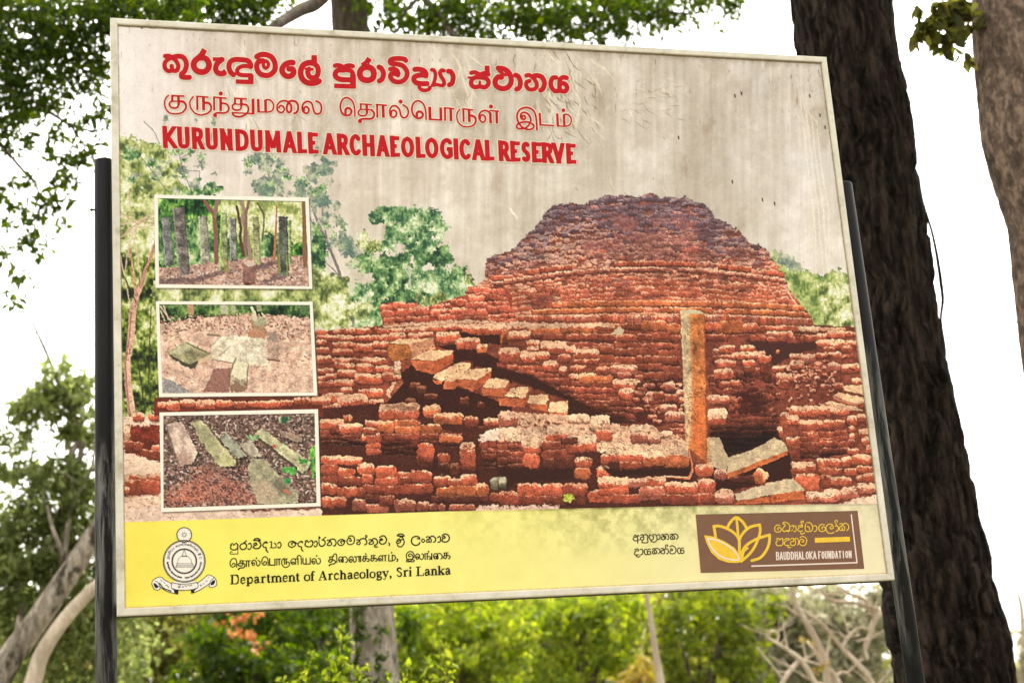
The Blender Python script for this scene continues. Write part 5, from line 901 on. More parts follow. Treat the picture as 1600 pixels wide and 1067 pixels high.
def sheet(name, d, quad=None, parent=None, step=1.0):
    """a flat printed sheet: vertex colours sampled from the drawing"""
    if quad is None:
        x0, x1, y0, y1 = 172, 1400, 28, 965
        gx, gy = np.meshgrid(np.arange(x0, x1 + 1, step), np.arange(y0, y1 + 1, step))
    else:
        q = np.asarray(quad, float); nx = int(np.linalg.norm(q[1] - q[0]) / step); ny = int(np.linalg.norm(q[3] - q[0]) / step)
        s, t = np.meshgrid(np.linspace(0, 1, nx), np.linspace(0, 1, ny))
        P = ((1 - s) * (1 - t))[..., None] * q[0] + (s * (1 - t))[..., None] * q[1] + (s * t)[..., None] * q[2] + ((1 - s) * t)[..., None] * q[3]
        gx, gy = P[..., 0], P[..., 1]
    W = at(gx, gy, d); ny, nx = gx.shape
    fx, fy = np.clip(gx - AX, 0, AW - 1.01), np.clip(gy - AY, 0, AH - 1.01); ix, iy = fx.astype(int), fy.astype(int); ax, ay = (fx - ix)[..., None], (fy - iy)[..., None]
    c = (C[iy, ix] * (1 - ax) + C[iy, ix + 1] * ax) * (1 - ay) + (C[iy + 1, ix] * (1 - ax) + C[iy + 1, ix + 1] * ax) * ay
    c = lin(np.clip(c, 4, 255)) * ALB
    idx = np.arange(nx * ny).reshape(ny, nx)
    ok = np.ones((ny, nx), bool)
    if quad is None:
        m = FR - .003
        ok = (W[..., 0] > -BW / 2 + m) & (W[..., 0] < BW / 2 - m) & (W[..., 2] < BOARD_TOP - m) & (W[..., 2] > BOARD_TOP - BH + m)
    f = ok[:-1, :-1] & ok[1:, :-1] & ok[:-1, 1:] & ok[1:, 1:]
    Q = np.stack([idx[:-1, :-1][f], idx[1:, :-1][f], idx[1:, 1:][f], idx[:-1, 1:][f]], 1)
    used = np.unique(Q); re = np.full(nx * ny, -1); re[used] = np.arange(len(used))
    return mesh_obj(name, W.reshape(-1, 3)[used], re[Q], M_PRINT, parent or sign, c.reshape(-1, 3)[used])

def field_mesh(name, field, d, mat, parent):
    """flat mesh of the region field < 0 (marching squares)"""
    F, x0, y0, st = field; ins = F < 0
    ny, nx = F.shape; V, Fc, cache = [], [], {}
    def vid(key, x, y):
        if key not in cache: cache[key] = len(V); V.append((x0 + x * st, y0 + y * st))
        return cache[key]
    full = ins[:-1, :-1] & ins[1:, :-1] & ins[:-1, 1:] & ins[1:, 1:]
    for j in range(ny - 1):
        r = np.flatnonzero(np.diff(np.concatenate([[0], full[j].view(np.int8), [0]])))
        for a, b in zip(r[::2], r[1::2]):
            Fc.append((vid((a, j), a, j), vid((a, j + 1), a, j + 1), vid((b, j + 1), b, j + 1), vid((b, j), b, j)))
    some = (ins[:-1, :-1] | ins[1:, :-1] | ins[:-1, 1:] | ins[1:, 1:]) & ~full
    for j, i in zip(*np.nonzero(some)):
        cs = [(i, j), (i, j + 1), (i + 1, j + 1), (i + 1, j)]; poly_ = []
        for k in range(4):
            (xa, ya), (xb, yb) = cs[k], cs[(k + 1) % 4]; fa, fb = F[ya, xa], F[yb, xb]
            if fa < 0: poly_.append(vid((xa, ya), xa, ya))
            if (fa < 0) != (fb < 0):
                t = fa / (fa - fb); key = ('e', min((xa, ya), (xb, yb)), max((xa, ya), (xb, yb)))
                poly_.append(vid(key, xa + (xb - xa) * t, ya + (yb - ya) * t))
        if len(poly_) > 2: Fc.append(tuple(poly_))
    P = np.array(V); return mesh_obj(name, at(P[:, 0], P[:, 1], d), Fc, mat, parent)

def poly_field(polys, step, pad=2):
    A = np.vstack([np.asarray(p) for p in polys]); x0, y0 = A.min(0) - pad; x1, y1 = A.max(0) + pad
    gx, gy = np.meshgrid(np.arange(x0, x1, step), np.arange(y0, y1, step)); out = np.full(gx.shape, 9.0)
    for P in polys:
        P = np.asarray(P, float); ins = np.zeros(gx.shape, bool); dm = np.full(gx.shape, 1e9)
        for (ax, ay), (bx, by) in zip(P, np.roll(P, -1, 0)):
            c = (ay > gy) != (by > gy)
            with np.errstate(divide='ignore', invalid='ignore'): xi = ax + (gy - ay) * (bx - ax) / ((by - ay) if by != ay else 1e-9)
            ins ^= c & (gx < xi); dx, dy = bx - ax, by - ay; L = dx * dx + dy * dy + 1e-9; t = np.clip(((gx - ax) * dx + (gy - ay) * dy) / L, 0, 1)
            dm = np.minimum(dm, (gx - ax - t * dx)**2 + (gy - ay - t * dy)**2)
        out = np.minimum(out, np.sqrt(dm) * np.where(ins, -1, 1))
    return out, x0, y0, step

paint_background(); paint_trees(); paint_mound(); paint_ruin(); paint_footer()
for st, clip in ((SINHALA_TITLE, None), (TAMIL_TITLE, None), (ENGLISH_TITLE, TCLIP)):      # pale outline printed round the title letters
    F, x0, y0, s_ = stroke_field(st, 1.0, 7.0, clip); ix, iy = int(round(x0 - AX)), int(round(y0 - AY)); h, w = F.shape
    sl = (slice(iy + 1, iy + 1 + h), slice(ix + 1, ix + 1 + w)); mix(sl, (150, 132, 104), np.clip(.5 - (F - 2.2) / 3, 0, 1) * .35)
    sl = (slice(iy, iy + h), slice(ix, ix + w)); mix(sl, (250, 236, 212), np.clip(.5 - (F - 1.3), 0, 1) * .85)
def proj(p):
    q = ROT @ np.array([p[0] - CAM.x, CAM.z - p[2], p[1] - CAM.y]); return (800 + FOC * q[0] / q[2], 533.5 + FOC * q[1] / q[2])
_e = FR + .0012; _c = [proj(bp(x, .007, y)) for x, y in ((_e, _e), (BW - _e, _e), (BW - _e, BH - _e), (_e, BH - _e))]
for k, (w_, col, al) in enumerate(((3.4, (126, 108, 78), .85), (2.6, (150, 134, 104), .7), (2.4, (196, 160, 110), .6), (2.4, (150, 132, 110), .55))): line([_c[k], _c[(k + 1) % 4]], w_, col, al, .6, 80)  # shadow line inside the frame rails, painted into the print, strongest along the top
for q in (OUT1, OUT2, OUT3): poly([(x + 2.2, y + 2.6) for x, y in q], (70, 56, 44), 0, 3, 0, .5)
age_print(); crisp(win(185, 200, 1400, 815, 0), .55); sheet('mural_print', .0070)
inset_one(); inset_two(); inset_three(); crisp(win(235, 300, 505, 800, 0), .7, 2, False)
def inset(out, inn):
    o, i = np.array(out), np.array(inn)
    P = np.vstack([o, i]); b = mesh_obj('inset_photo', at(P[:, 0], P[:, 1], .0060), [(0, 4, 5, 1), (1, 5, 6, 2), (2, 6, 7, 3), (3, 7, 4, 0)], M_BORDER, sign)
    sheet('photo_print', .0058, inn, b)
    return b
tag(inset(OUT1, IN1), 'inset photograph of stone pillars standing among trees'); tag(inset(OUT2, IN2), 'inset photograph of paving slabs on bare red ground'); tag(inset(OUT3, IN3), 'inset photograph of fallen pillars in leaf litter')
def words(st, gap):
    """split a line of strokes where the gap between neighbours is wide"""
    it = sorted(st, key=lambda s: s[0][:, 0].min()); out = [[it[0]]]; right = it[0][0][:, 0].max()
    for s in it[1:]:
        if s[0][:, 0].min() - right > gap: out.append([])
        out[-1].append(s); right = max(right, s[0][:, 0].max())
    return out
for st, clip in ((SINHALA_TITLE, None), (TAMIL_TITLE, None), (ENGLISH_TITLE, TCLIP)):
    for wd in words(st, 11.5 if clip is None else 9.5): field_mesh('title_lettering', stroke_field(wd, .5, 1.5, clip), .0064, M_RED, sign)
for st, g_ in ((SINHALA_LINE, 5.5), (TAMIL_LINE, 5.5), (ENGLISH_LINE, 3.2), (SPONSOR, 99)):
    for wd in words(st, g_): field_mesh('footer_lettering', stroke_field(wd, .3, 1.0), .0062, M_INK, sign)
emblem = field_mesh('emblem', poly_field(EMBLEM_WHITE, .5), .0062, M_PAPER, sign)
field_mesh('emblem_drawing', stroke_field(EMBLEM_LINES, .25, 1.0), .0058, M_INK, emblem)
for q in EMBLEM_BLACK: field_mesh('scroll_shade', poly_field([q], .4), .0055, M_INK, emblem)
plate_q = [(1087, 803.5), (1340, 797.5), (1350.5, 888), (1095, 894.5)]
plate = mesh_obj('foundation_plate', at(np.array([p[0] for p in plate_q]), np.array([p[1] for p in plate_q]), .0060), [(0, 3, 2, 1)], M_BROWN, sign)
field_mesh('lotus_mark', stroke_field(LOTUS, .4, 1.0), .0056, M_YEL, plate)
leaf = field_mesh('lotus_leaf', poly_field([LEAF], .4), .0052, M_YEL, plate)
field_mesh('leaf_outline', stroke_field(LEAF_LINE, .4, 1.0), .0048, M_WHITE, plate)
field_mesh('plate_lettering', stroke_field(PLATE_SINHALA, .3, 1.0), .0056, M_YEL, plate)
field_mesh('plate_lettering', stroke_field(PLATE_ENGLISH, .25, 1.0, PCLIP), .0056, M_WHITE, plate)
field_mesh('plate_rule', stroke_field(PLATE_RULE, .4, 1.0), .0056, M_WHITE, plate)

def lathe(name, p0, p1, prof, mat, parent, seg=32, smooth=True):
    """surface of revolution round the axis p0-p1; prof: (t metres from p0, radius)"""
    p0, p1 = Vector(p0), Vector(p1); ax = (p1 - p0).normalized(); q = ax.to_track_quat('Z', 'Y')
    V, F = [], []
    for z, r in prof:
        for k in range(seg):
            a = 2 * math.pi * k / seg; V.append(p0 + q @ Vector((math.cos(a) * r, math.sin(a) * r, z)))
    n = len(prof)
    for i in range(n - 1):
        for k in range(seg): F.append((i * seg + k, i * seg + (k + 1) % seg, (i + 1) * seg + (k + 1) % seg, (i + 1) * seg + k))
    F.append(tuple(range(seg))[::-1]); F.append(tuple((n - 1) * seg + k for k in range(seg)))
    o = mesh_obj(name, V, F, mat, parent)
    if smooth:
        for p in o.data.polygons: p.use_smooth = len(p.vertices) == 4
    return o
def post(x, y, ztop, r=.0295, lean=0.0):
    L = ztop + .3
    o = lathe('post', (x + lean, y, -.3), (x, y, ztop), [(0, r), (L - .004, r), (L - .001, r * .97), (L, r * .92)], M_POST, sign, 40)
    return o
PL_ = post(-1.2190, .060, 0.0 + float(at(162.5, 251, .06)[2]), lean=-.022); PR_ = post(1.2360, .064, float(at(1328, 287, .06)[2]), lean=.055)
for px, py in ((146, 328), (145, 887)):
    z = float(at(px, py, .06)[2])
    lathe('bolt', (-1.2190 - .0285, .06, z), (-1.2190 - .044, .06, z), [(0, .0035), (.007, .0035), (.0072, .006), (.012, .006), (.0122, .003), (.016, .003)], M_STEEL, PL_, 8, False)
rb = random.Random(4)                                             # dead grass stalks caught under the bottom rail
for px in (203, 211, 300, 338, 640, 655, 706, 752, 773, 817, 860, 906, 985, 1078, 1120, 1190, 1262):
    x = float(at(px, 935, .015)[0]); z = BOARD_TOP - BH
    pts = [(x, .015, z + .002), (x + rb.uniform(-.006, .006), .014, z - rb.uniform(.006, .011)), (x + rb.uniform(-.014, .014), .012, z - rb.uniform(.008, .02))]
    V, F = [], []
    for i, p in enumerate(pts):
        for k in range(4): V.append((p[0] + .0011 * math.cos(k * 1.571) * (1 - i * .3), p[1] + .0011 * math.sin(k * 1.571), p[2]))
    for i in range(2):
        for k in range(4): F.append((i * 4 + k, i * 4 + (k + 1) % 4, i * 4 + 4 + (k + 1) % 4, i * 4 + 4 + k))
    mesh_obj('grass_stalk', V, F, M_STEEL, sign)

# ---------------------------------------------------------------- trees and plants
def bark_mat(name, dark, light, patch, pat=.62, scale=6, bump=.6, stretch=.25):
    m, t, b = nmat(name); b.inputs['Roughness'].default_value = .95; b.inputs['Specular IOR Level'].default_value = .05
    f = noise(t, scale * 3, (1, 1, stretch), 10, .72, dist=.3)
    base = ramp(t, f, [(.38, tuple(dark)), (.50, tuple(np.mean([dark, light], 0) * .8)), (.62, tuple(light))])
    k = ramp(t, noise(t, scale, (1, 1, .5), 6, .65), [(pat, (0, 0, 0)), (pat + .08, (1, 1, 1))])
    mx = t.nodes.new('ShaderNodeMix'); mx.data_type = 'RGBA'; t.links.new(k, mx.inputs['Factor']); t.links.new(base, mx.inputs['A']); mx.inputs['B'].default_value = (*patch, 1)
    t.links.new(mx.outputs['Result'], b.inputs['Base Color'])
    bm = t.nodes.new('ShaderNodeBump'); bm.inputs['Strength'].default_value = bump; bm.inputs['Distance'].default_value = .02
    t.links.new(f, bm.inputs['Height']); t.links.new(bm.outputs[0], b.inputs['Normal']); return m
def leaf_mat(name, cols, trans=.45, tcol=1.5, rough=.55):
    """leaf colours vary from leaf to leaf; thin leaves pass part of the light"""
    m = bpy.data.materials.new(name); m.use_nodes = True; t = m.node_tree; t.nodes.remove(t.nodes['Principled BSDF'])
    g = t.nodes.new('ShaderNodeNewGeometry'); n = len(cols)
    c = ramp(t, g.outputs['Random Per Island'], [(i / (n - 1), tuple(q)) for i, q in enumerate(cols)])
    d = t.nodes.new('ShaderNodeBsdfDiffuse'); tr = t.nodes.new('ShaderNodeBsdfTranslucent'); gl = t.nodes.new('ShaderNodeBsdfGlossy'); gl.inputs['Roughness'].default_value = rough; gl.inputs['Color'].default_value = (1, 1, 1, 1)
    t.links.new(c, d.inputs['Color'])
    hv = t.nodes.new('ShaderNodeHueSaturation'); hv.inputs['Hue'].default_value = .492; hv.inputs['Saturation'].default_value = 1.1; hv.inputs['Value'].default_value = tcol
    t.links.new(c, hv.inputs['Color']); t.links.new(hv.outputs[0], tr.inputs['Color'])
    m1 = t.nodes.new('ShaderNodeMixShader'); m1.inputs[0].default_value = trans; t.links.new(d.outputs[0], m1.inputs[1]); t.links.new(tr.outputs[0], m1.inputs[2])
    m2 = t.nodes.new('ShaderNodeMixShader'); m2.inputs[0].default_value = .012; t.links.new(m1.outputs[0], m2.inputs[1]); t.links.new(gl.outputs[0], m2.inputs[2])
    t.links.new(m2.outputs[0], t.nodes['Material Output'].inputs[0]); return m

def tube(paths, seg=10, cap=True):
    """joined tapered tubes; each path: list of (point, radius). returns V, F"""
    V, F = [], []
    for path in paths:
        P = np.array([p for p, r in path], float); Rr = np.array([r for p, r in path], float)
        if len(P) > 2:
            n = 4; t = np.arange(len(P)); tt = np.linspace(0, len(P) - 1, (len(P) - 1) * n + 1)
            S = smooth_pts(P, n); P = S; Rr = np.interp(tt, t, Rr)
        T = np.gradient(P, axis=0); T /= np.linalg.norm(T, axis=1)[:, None] + 1e-9
        up = np.array([1.0, .13, .07]) if abs(T[0, 2]) > .7 else np.array([.05, .1, 1.0])
        base = len(V)
        for p, tn, r in zip(P, T, Rr):
            a = np.cross(tn, up); a /= np.linalg.norm(a) + 1e-9; b = np.cross(tn, a)
            for k in range(seg):
                th = 2 * math.pi * k / seg; V.append(p + r * (math.cos(th) * a + math.sin(th) * b))
        m = len(P)
        for i in range(m - 1):
            for k in range(seg): F.append((base + i * seg + k, base + i * seg + (k + 1) % seg, base + (i + 1) * seg + (k + 1) % seg, base + (i + 1) * seg + k))
        if cap: F.append(tuple(base + k for k in range(seg))[::-1]); F.append(tuple(base + (m - 1) * seg + k for k in range(seg)))
    return V, F

def ridged_trunk(path, seg=140, rings=420, furrow=.07, seed=1, freq=26, coarse=.05):
    """trunk with real bark plates: radius modulated by vertical ridges"""
    P = np.array([p for p, r in path], float); Rr = np.array([r for p, r in path], float)
    t0 = np.linspace(0, 1, len(P)); S = smooth_pts(P, 12); ts = np.linspace(0, 1, len(S)); tt = np.linspace(0, 1, rings)
    Q = np.stack([np.interp(tt, ts, S[:, i]) for i in range(3)], 1); R0 = np.interp(tt, t0, Rr)
    L = np.linalg.norm(np.diff(P, axis=0), axis=1).sum(); circ = 2 * math.pi * Rr.mean()
    def wrapn(cy, cx, sd):
        n = vnoise(rings, seg * 2, cy, cx, sd); a = n[:, :seg]; b = n[:, seg:2 * seg]; k = np.linspace(0, 1, seg)[None, :]
        return a * (1 - k)[:, ::1] + b[:, ::1] * k if False else np.where(k < .85, a, a * (1 - (k - .85) / .15) + n[:, :1] * ((k - .85) / .15))
    cx = seg / freq; m = rings / L                                  # rings per metre
    warp = (wrapn(m * .35, seg / 7, seed + 9) - .5) * cx * 1.6 + (wrapn(m * .12, seg / 20, seed + 10) - .5) * cx * .7
    ii = np.arange(rings)[:, None].repeat(seg, 1); kk = np.arange(seg)[None, :].repeat(rings, 0)
    sh = lambda f: f[ii, np.round(kk + warp).astype(int) % seg]
    plate = np.abs(sh(wrapn(m * .55, cx, seed)) - .5) * 2; plate2 = np.abs(sh(wrapn(m * .28, cx * .5, seed + 1)) - .5) * 2
    cross = wrapn(m * .09, cx * 1.1, seed + 2); big = wrapn(m * .6, seg / 5, seed + 3); fine = wrapn(m * .03, 1.6, seed + 4)
    h = np.clip(plate * 2.6, 0, 1) * .55 + np.clip(plate2 * 2.2, 0, 1) * .35 + (cross - .5) * .12 + (fine - .5) * .05
    rad = R0[:, None] * (1 + furrow * (h - .7) + coarse * (big - .5) * 2)
    T = np.gradient(Q, axis=0); T /= np.linalg.norm(T, axis=1)[:, None]; A = np.cross(T, [0.0, 1.0, 0.0]); A /= np.linalg.norm(A, axis=1)[:, None]; B = np.cross(T, A)
    th = np.linspace(0, 2 * math.pi, seg, endpoint=False)
    V = Q[:, None, :] + rad[..., None] * (np.cos(th)[None, :, None] * A[:, None, :] + np.sin(th)[None, :, None] * B[:, None, :])
    i = np.arange(rings - 1)[:, None]; k = np.arange(seg)[None, :]; k2 = (k + 1) % seg
    F = np.stack([(i * seg + k), (i * seg + k2), ((i + 1) * seg + k2), ((i + 1) * seg + k)], -1).reshape(-1, 4)
    return V.reshape(-1, 3), F

def leaves(clumps, size, per, seed=0, droop=.3, aspect=.45, ovate=False, shell=.55, size_var=.45, per_tuft=22, spread=.13):
    """clumps: (centre, (rx, ry, rz), weight). many small separate leaf faces through the volume"""
    r = np.random.default_rng(seed); cs = []
    for c, rad, w in clumps:
        n = max(int(per * w), 3); d = r.normal(size=(n, 3)); d /= np.linalg.norm(d, axis=1)[:, None]
        u = r.random(n)**(1 / 3.0) * (1 - shell * .0); u = np.where(r.random(n) < shell, .72 + .33 * r.random(n), u)
        # sub-tufts make light gaps and dark knots
        k = max(n // per_tuft, 3); tuft = r.normal(size=(k, 3)); tuft /= np.linalg.norm(tuft, axis=1)[:, None]; tuft *= (r.random(k)**.4)[:, None]
        pick = r.integers(0, k, n); p = np.where((r.random(n) < .78)[:, None], tuft[pick] + r.normal(size=(n, 3)) * spread, d * u[:, None])
        cs.append(np.asarray(c) + p * np.asarray(rad))
    Cn = np.vstack(cs); n = len(Cn)
    ax = r.normal(size=(n, 3)); ax[:, 2] -= droop * 2; ax /= np.linalg.norm(ax, axis=1)[:, None]
    w = np.cross(ax, r.normal(size=(n, 3))); w /= np.linalg.norm(w, axis=1)[:, None] + 1e-9; nn = np.cross(ax, w)
    L = size * (1 + size_var * r.normal(size=n)).clip(.4, 2)[:, None]; Wd = L * aspect * .5
    if ovate:
        st = [(0, 0, 0), (.22, .75, -.02), (.5, 1.0, .02), (.8, .6, -.02), (1.0, 0, -.1), (.8, -.6, -.02), (.5, -1.0, .02), (.22, -.75, -.02)]
    else: st = [(0, 0, 0), (.45, 1, .05), (1, 0, -.06), (.45, -1, .05)]
    V = np.stack([Cn + ax * L * a + w * Wd * b + nn * L * c for a, b, c in st], 1)
    k = len(st); F = np.arange(n * k).reshape(n, k)
    return V.reshape(-1, 3), F

def E(px, py, Y, rx, ry, depth=None, w=None):
    """clump centred where the photo shows (px, py) on plane y = Y, radii given in photo pixels"""
    m = pxm(Y, px, py); c = at(px, py, Y)
    return (c, (rx * m, (depth if depth else max(rx, ry)) * m, ry * m), w if w else rx * ry / 2500)
def limb(Y, pts, *ws):
    """path of (point, radius) from photo pixel points at plane(s) Y and widths in photo pixels"""
    n = len(pts); Ys = np.full(n, Y) if np.isscalar(Y) else np.interp(np.linspace(0, 1, n), np.linspace(0, 1, len(Y)), Y)
    W = np.interp(np.linspace(0, 1, n), np.linspace(0, 1, len(ws)), ws)
    return [(at(p[0], p[1], y), w * pxm(y, *p) / 2) for p, y, w in zip(pts, Ys, W)]
def to_ground(path):
    p, r = path[0]; q, _ = path[1]
    k = np.array(p); g = np.array([k[0] + (k[0] - q[0]) * .2, k[1], -.2]); return [(g, r * 1.15), ((g * .45 + k * .55), r * 1.05)] + path

def tree(name, label, cat, Y, limbs, clumps, bark, leafm, size, per, seed, group=None, extra=None, base=None, seg=10, **kw):
    b = base if base is not None else limbs[0][0][0]
    root = empty(name, (float(b[0]), float(b[1]), 0), label, cat, group)
    V, F = tube(limbs, seg); mesh_obj('trunk', V, F, bark, root, smooth=True)
    if clumps:
        V, F = leaves(clumps, size, per, seed, **kw); mesh_obj('crown', V, F, leafm, root)
    for nm, cl, mt, sz, pr in (extra or []):
        V, F = leaves(cl, sz, pr, seed + 50, aspect=.7); mesh_obj(nm, V, F, mt, root)
    return root

def twigs(limbs, n, lo, hi, seed, rise=.3):
    """short tapering side twigs along the limbs"""
    q = random.Random(seed); out = []
    for L in limbs:
        for _ in range(n):
            i = q.randrange(len(L) - 1); t = q.random(); p = np.array(L[i][0]) * (1 - t) + np.array(L[i + 1][0]) * t; r0 = L[i][1] * (1 - t) + L[i + 1][1] * t
            d = np.array([q.uniform(-1, 1), q.uniform(-.6, .6), q.uniform(-.4, 1) * .8 + rise]); d /= np.linalg.norm(d); l = q.uniform(lo, hi)
            k = np.array([q.uniform(-1, 1), q.uniform(-1, 1), q.uniform(-1, 1)]) * .25
            m = p + d * l * .5 + k * l * .4
            out.append([(p, r0 * .5), (m, r0 * .32), (p + d * l + k * l, r0 * .1)])
            if q.random() < .6: e = d + k * 2.2; out.append([(m, r0 * .28), (m + e * l * .4, r0 * .08)])
    return out
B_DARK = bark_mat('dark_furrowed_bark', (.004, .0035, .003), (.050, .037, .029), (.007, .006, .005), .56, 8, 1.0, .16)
B_GREY = bark_mat('grey_brown_bark', (.055, .042, .034), (.25, .178, .132), (.05, .038, .029), .56, 9, .7, .5)
B_PALE = bark_mat('pale_mottled_bark', (.16, .13, .10), (.46, .40, .32), (.05, .042, .03), .50, 4.5, .4, .35)
B_CREAM = bark_mat('cream_bark', (.36, .28, .20), (.62, .52, .40), (.24, .19, .14), .66, 1.2, .3, .5)
B_TWIG = bark_mat('brown_twig', (.05, .038, .028), (.13, .10, .075), (.04, .03, .025), .6, 4, .3, .5)
L_DARK = leaf_mat('deep_green_leaves', [(.016, .034, .003), (.029, .056, .005), (.050, .086, .008), (.09, .125, .012)], .48, 1.7)
L_MID = leaf_mat('mid_green_leaves', [(.05, .074, .008), (.085, .118, .012), (.13, .165, .018), (.19, .22, .025)], .46, 1.6)
L_YEL = leaf_mat('yellow_green_leaves', [(.075, .12, .012), (.13, .185, .018), (.22, .28, .028), (.36, .40, .055)], .46, 1.5)
L_OLIVE = leaf_mat('olive_leaves', [(.08, .09, .018), (.13, .14, .028), (.19, .195, .042), (.28, .275, .075)], .44, 1.5)
L_HAZY = leaf_mat('soft_green_leaves', [(.08, .105, .028), (.13, .165, .048), (.19, .23, .075), (.27, .30, .12)], .48, 1.55)
L_BIG = leaf_mat('broad_olive_leaves', [(.05, .055, .012), (.075, .08, .016), (.10, .11, .02), (.07, .05, .018)], .5, 1.6)
L_PALE = leaf_mat('pale_dry_leaves', [(.20, .19, .11), (.28, .27, .16), (.36, .34, .22), (.22, .24, .10)], .35, 1.2)
L_ORANGE = leaf_mat('orange_blossom', [(.38, .12, .05), (.45, .20, .08), (.46, .28, .11)], .3, 1.2)
L_GOLD = leaf_mat('golden_leaves', [(.22, .22, .03), (.34, .27, .05), (.38, .22, .05), (.20, .22, .03)], .35, 1.2)

# dark trunk right behind the sign
def dark_tree():
    Y = 3.0
    rt = [(0, 1386), (87, 1392), (200, 1400), (350, 1410), (500, 1424), (560, 1424)]
    edge = [(-260, 1362), (0, 1386), (70, 1392), (122, 1407), (170, 1414), (200, 1423), (245, 1424), (280, 1428), (322, 1434), (370, 1443), (434, 1454), (500, 1463), (522, 1467), (557, 1473), (610, 1484), (645, 1491), (720, 1506), (740, 1510), (816, 1531), (904, 1548), (1009, 1572), (1067, 1580), (1200, 1604), (1500, 1680)]
    left = [(-260, 1212), (0, 1240), (90, 1251), (911, 1376), (956, 1384), (1067, 1400), (1200, 1415), (1500, 1440)]
    ys = [1500, 1200, 1067, 1000, 930, 860, 780, 700, 620, 540, 460, 380, 300, 220, 150, 80, 0, -120, -260]
    path = []
    for y in ys:
        xr = np.interp(y, *zip(*edge)); xl = np.interp(y, *zip(*left)); path.append((at((xl + xr) / 2, y, Y), (xr - xl) / 2 * pxm(Y, 1400, y) * .985))
    p0 = path[0]; path = [(np.array([p0[0][0] + .05, Y, -.2]), p0[1] * 1.25)] + path
    top = path[-1]; path.append((top[0] + np.array([-.5, .1, 2.6]), top[1] * .75))
    root = empty('tree', (float(path[0][0][0]), Y, 0), 'thick tree with dark furrowed bark directly behind the right black post', 'tree')
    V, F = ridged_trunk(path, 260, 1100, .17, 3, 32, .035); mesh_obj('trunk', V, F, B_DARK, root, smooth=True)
    e = path[-1][0]
    lim = [[(e, .16), (e + np.array(d) * .5 + np.array([0, 0, .3]), .11), (e + np.array(d), .04)] for d in ((-2.2, .6, 2.2), (1.8, .9, 2.4), (.3, 2.2, 2.6), (-.4, -.8, 2.6))]
    V, F = tube(lim); mesh_obj('limb', V, F, B_DARK, root, smooth=True)
    cl = [(l[-1][0] + np.array([dx, dy, dz]), (1.1, 1.1, .7), 1) for l in lim for dx, dy, dz in ((0, 0, .3), (.9, .4, .6), (-.8, .6, .5))]
    V, F = leaves(cl, .10, 260, 8); mesh_obj('crown', V, F, L_DARK, root)
    vine = limb(Y - .12, [(1424, 250), (1436, 296), (1446, 330), (1456, 362), (1464, 400), (1470, 440), (1473, 470), (1470, 500), (1476, 540), (1477, 556), (1474, 562)], 5, 4, 6, 4, 3)
    v2 = limb(Y - .12, [(1418, 190), (1424, 200), (1421, 212), (1423, 230)], 6, 2)
    V, F = tube([vine, v2], 8); mesh_obj('vine', V, F, B_DARK, root, smooth=True)
dark_tree()

# grey leaning trunk at the right border with a hanging twig of broad leaves
def border_tree():
    Y = 2.0
    edge = [(-200, 1528), (0, 1525), (87, 1526), (168, 1532), (227, 1540), (290, 1560), (332, 1574), (373, 1581), (430, 1587), (470, 1591), (543, 1600), (640, 1614), (1067, 1680), (1500, 1740)]
    path = []
    for y in (1500, 1067, 800, 640, 540, 470, 400, 340, 280, 220, 160, 80, 0, -200):
        x = np.interp(y, *zip(*edge)); w = 62; path.append((at(x + w, y, Y), w * pxm(Y, 1600, y)))
    p0 = path[0]; path = [(np.array([p0[0][0], Y, -.2]), p0[1] * 1.2)] + path
    t = path[-1]; path.append((t[0] + np.array([-.2, .2, 2.2]), t[1] * .7))
    root = empty('tree', (float(path[0][0][0]), Y, 0), 'grey brown leaning tree cut off by the right border', 'tree')
    V, F = ridged_trunk(path, 120, 500, .045, 21, 30, .03); mesh_obj('trunk', V, F, B_GREY, root, smooth=True)
    tw = [limb([Y, Y - .1], [(1532, -60), (1505, -25), (1490, 10), (1478, 40)], 5, 2), limb(Y - .05, [(1505, -25), (1470, -10), (1445, 15), (1430, 45)], 3, 1.5), limb(Y - .05, [(1535, 20), (1520, 30), (1505, 45)], 3, 1.2), limb(Y - .05, [(1490, 10), (1480, 50), (1476, 80)], 2.2, 1)]
    V, F = tube(tw, 6); mesh_obj('twig', V, F, B_TWIG, root, smooth=True)
    cl = [E(1470, 18, Y - .08, 26, 20, 16, 1.1), E(1490, 30, Y - .05, 22, 22, 14, 1), E(1450, 40, Y - .1, 20, 16, 12, .8), E(1478, 55, Y - .08, 18, 18, 10, .7), E(1498, 6, Y - .05, 20, 14, 12, .8), E(1514, 30, Y, 12, 14, 8, .5), E(1430, 50, Y - .08, 7, 12, 6, .25), E(1476, 74, Y - .08, 8, 10, 6, .25), E(1508, 88, Y, 8, 9, 5, .2), E(1432, 14, Y - .1, 8, 8, 5, .25)]
    V, F = leaves(cl, .078, 42, 5, .5, .55, True, .2, .2); mesh_obj('crown', V, F, L_BIG, root)
    e = path[-1][0]; V, F = leaves([(e + np.array([dx, dy, .8]), (1, 1, .7), 1) for dx, dy in ((0, 0), (1.2, .5), (-.3, 1.4))], .09, 240, 15, .4, .5); mesh_obj('crown', V, F, L_BIG, root)
border_tree()

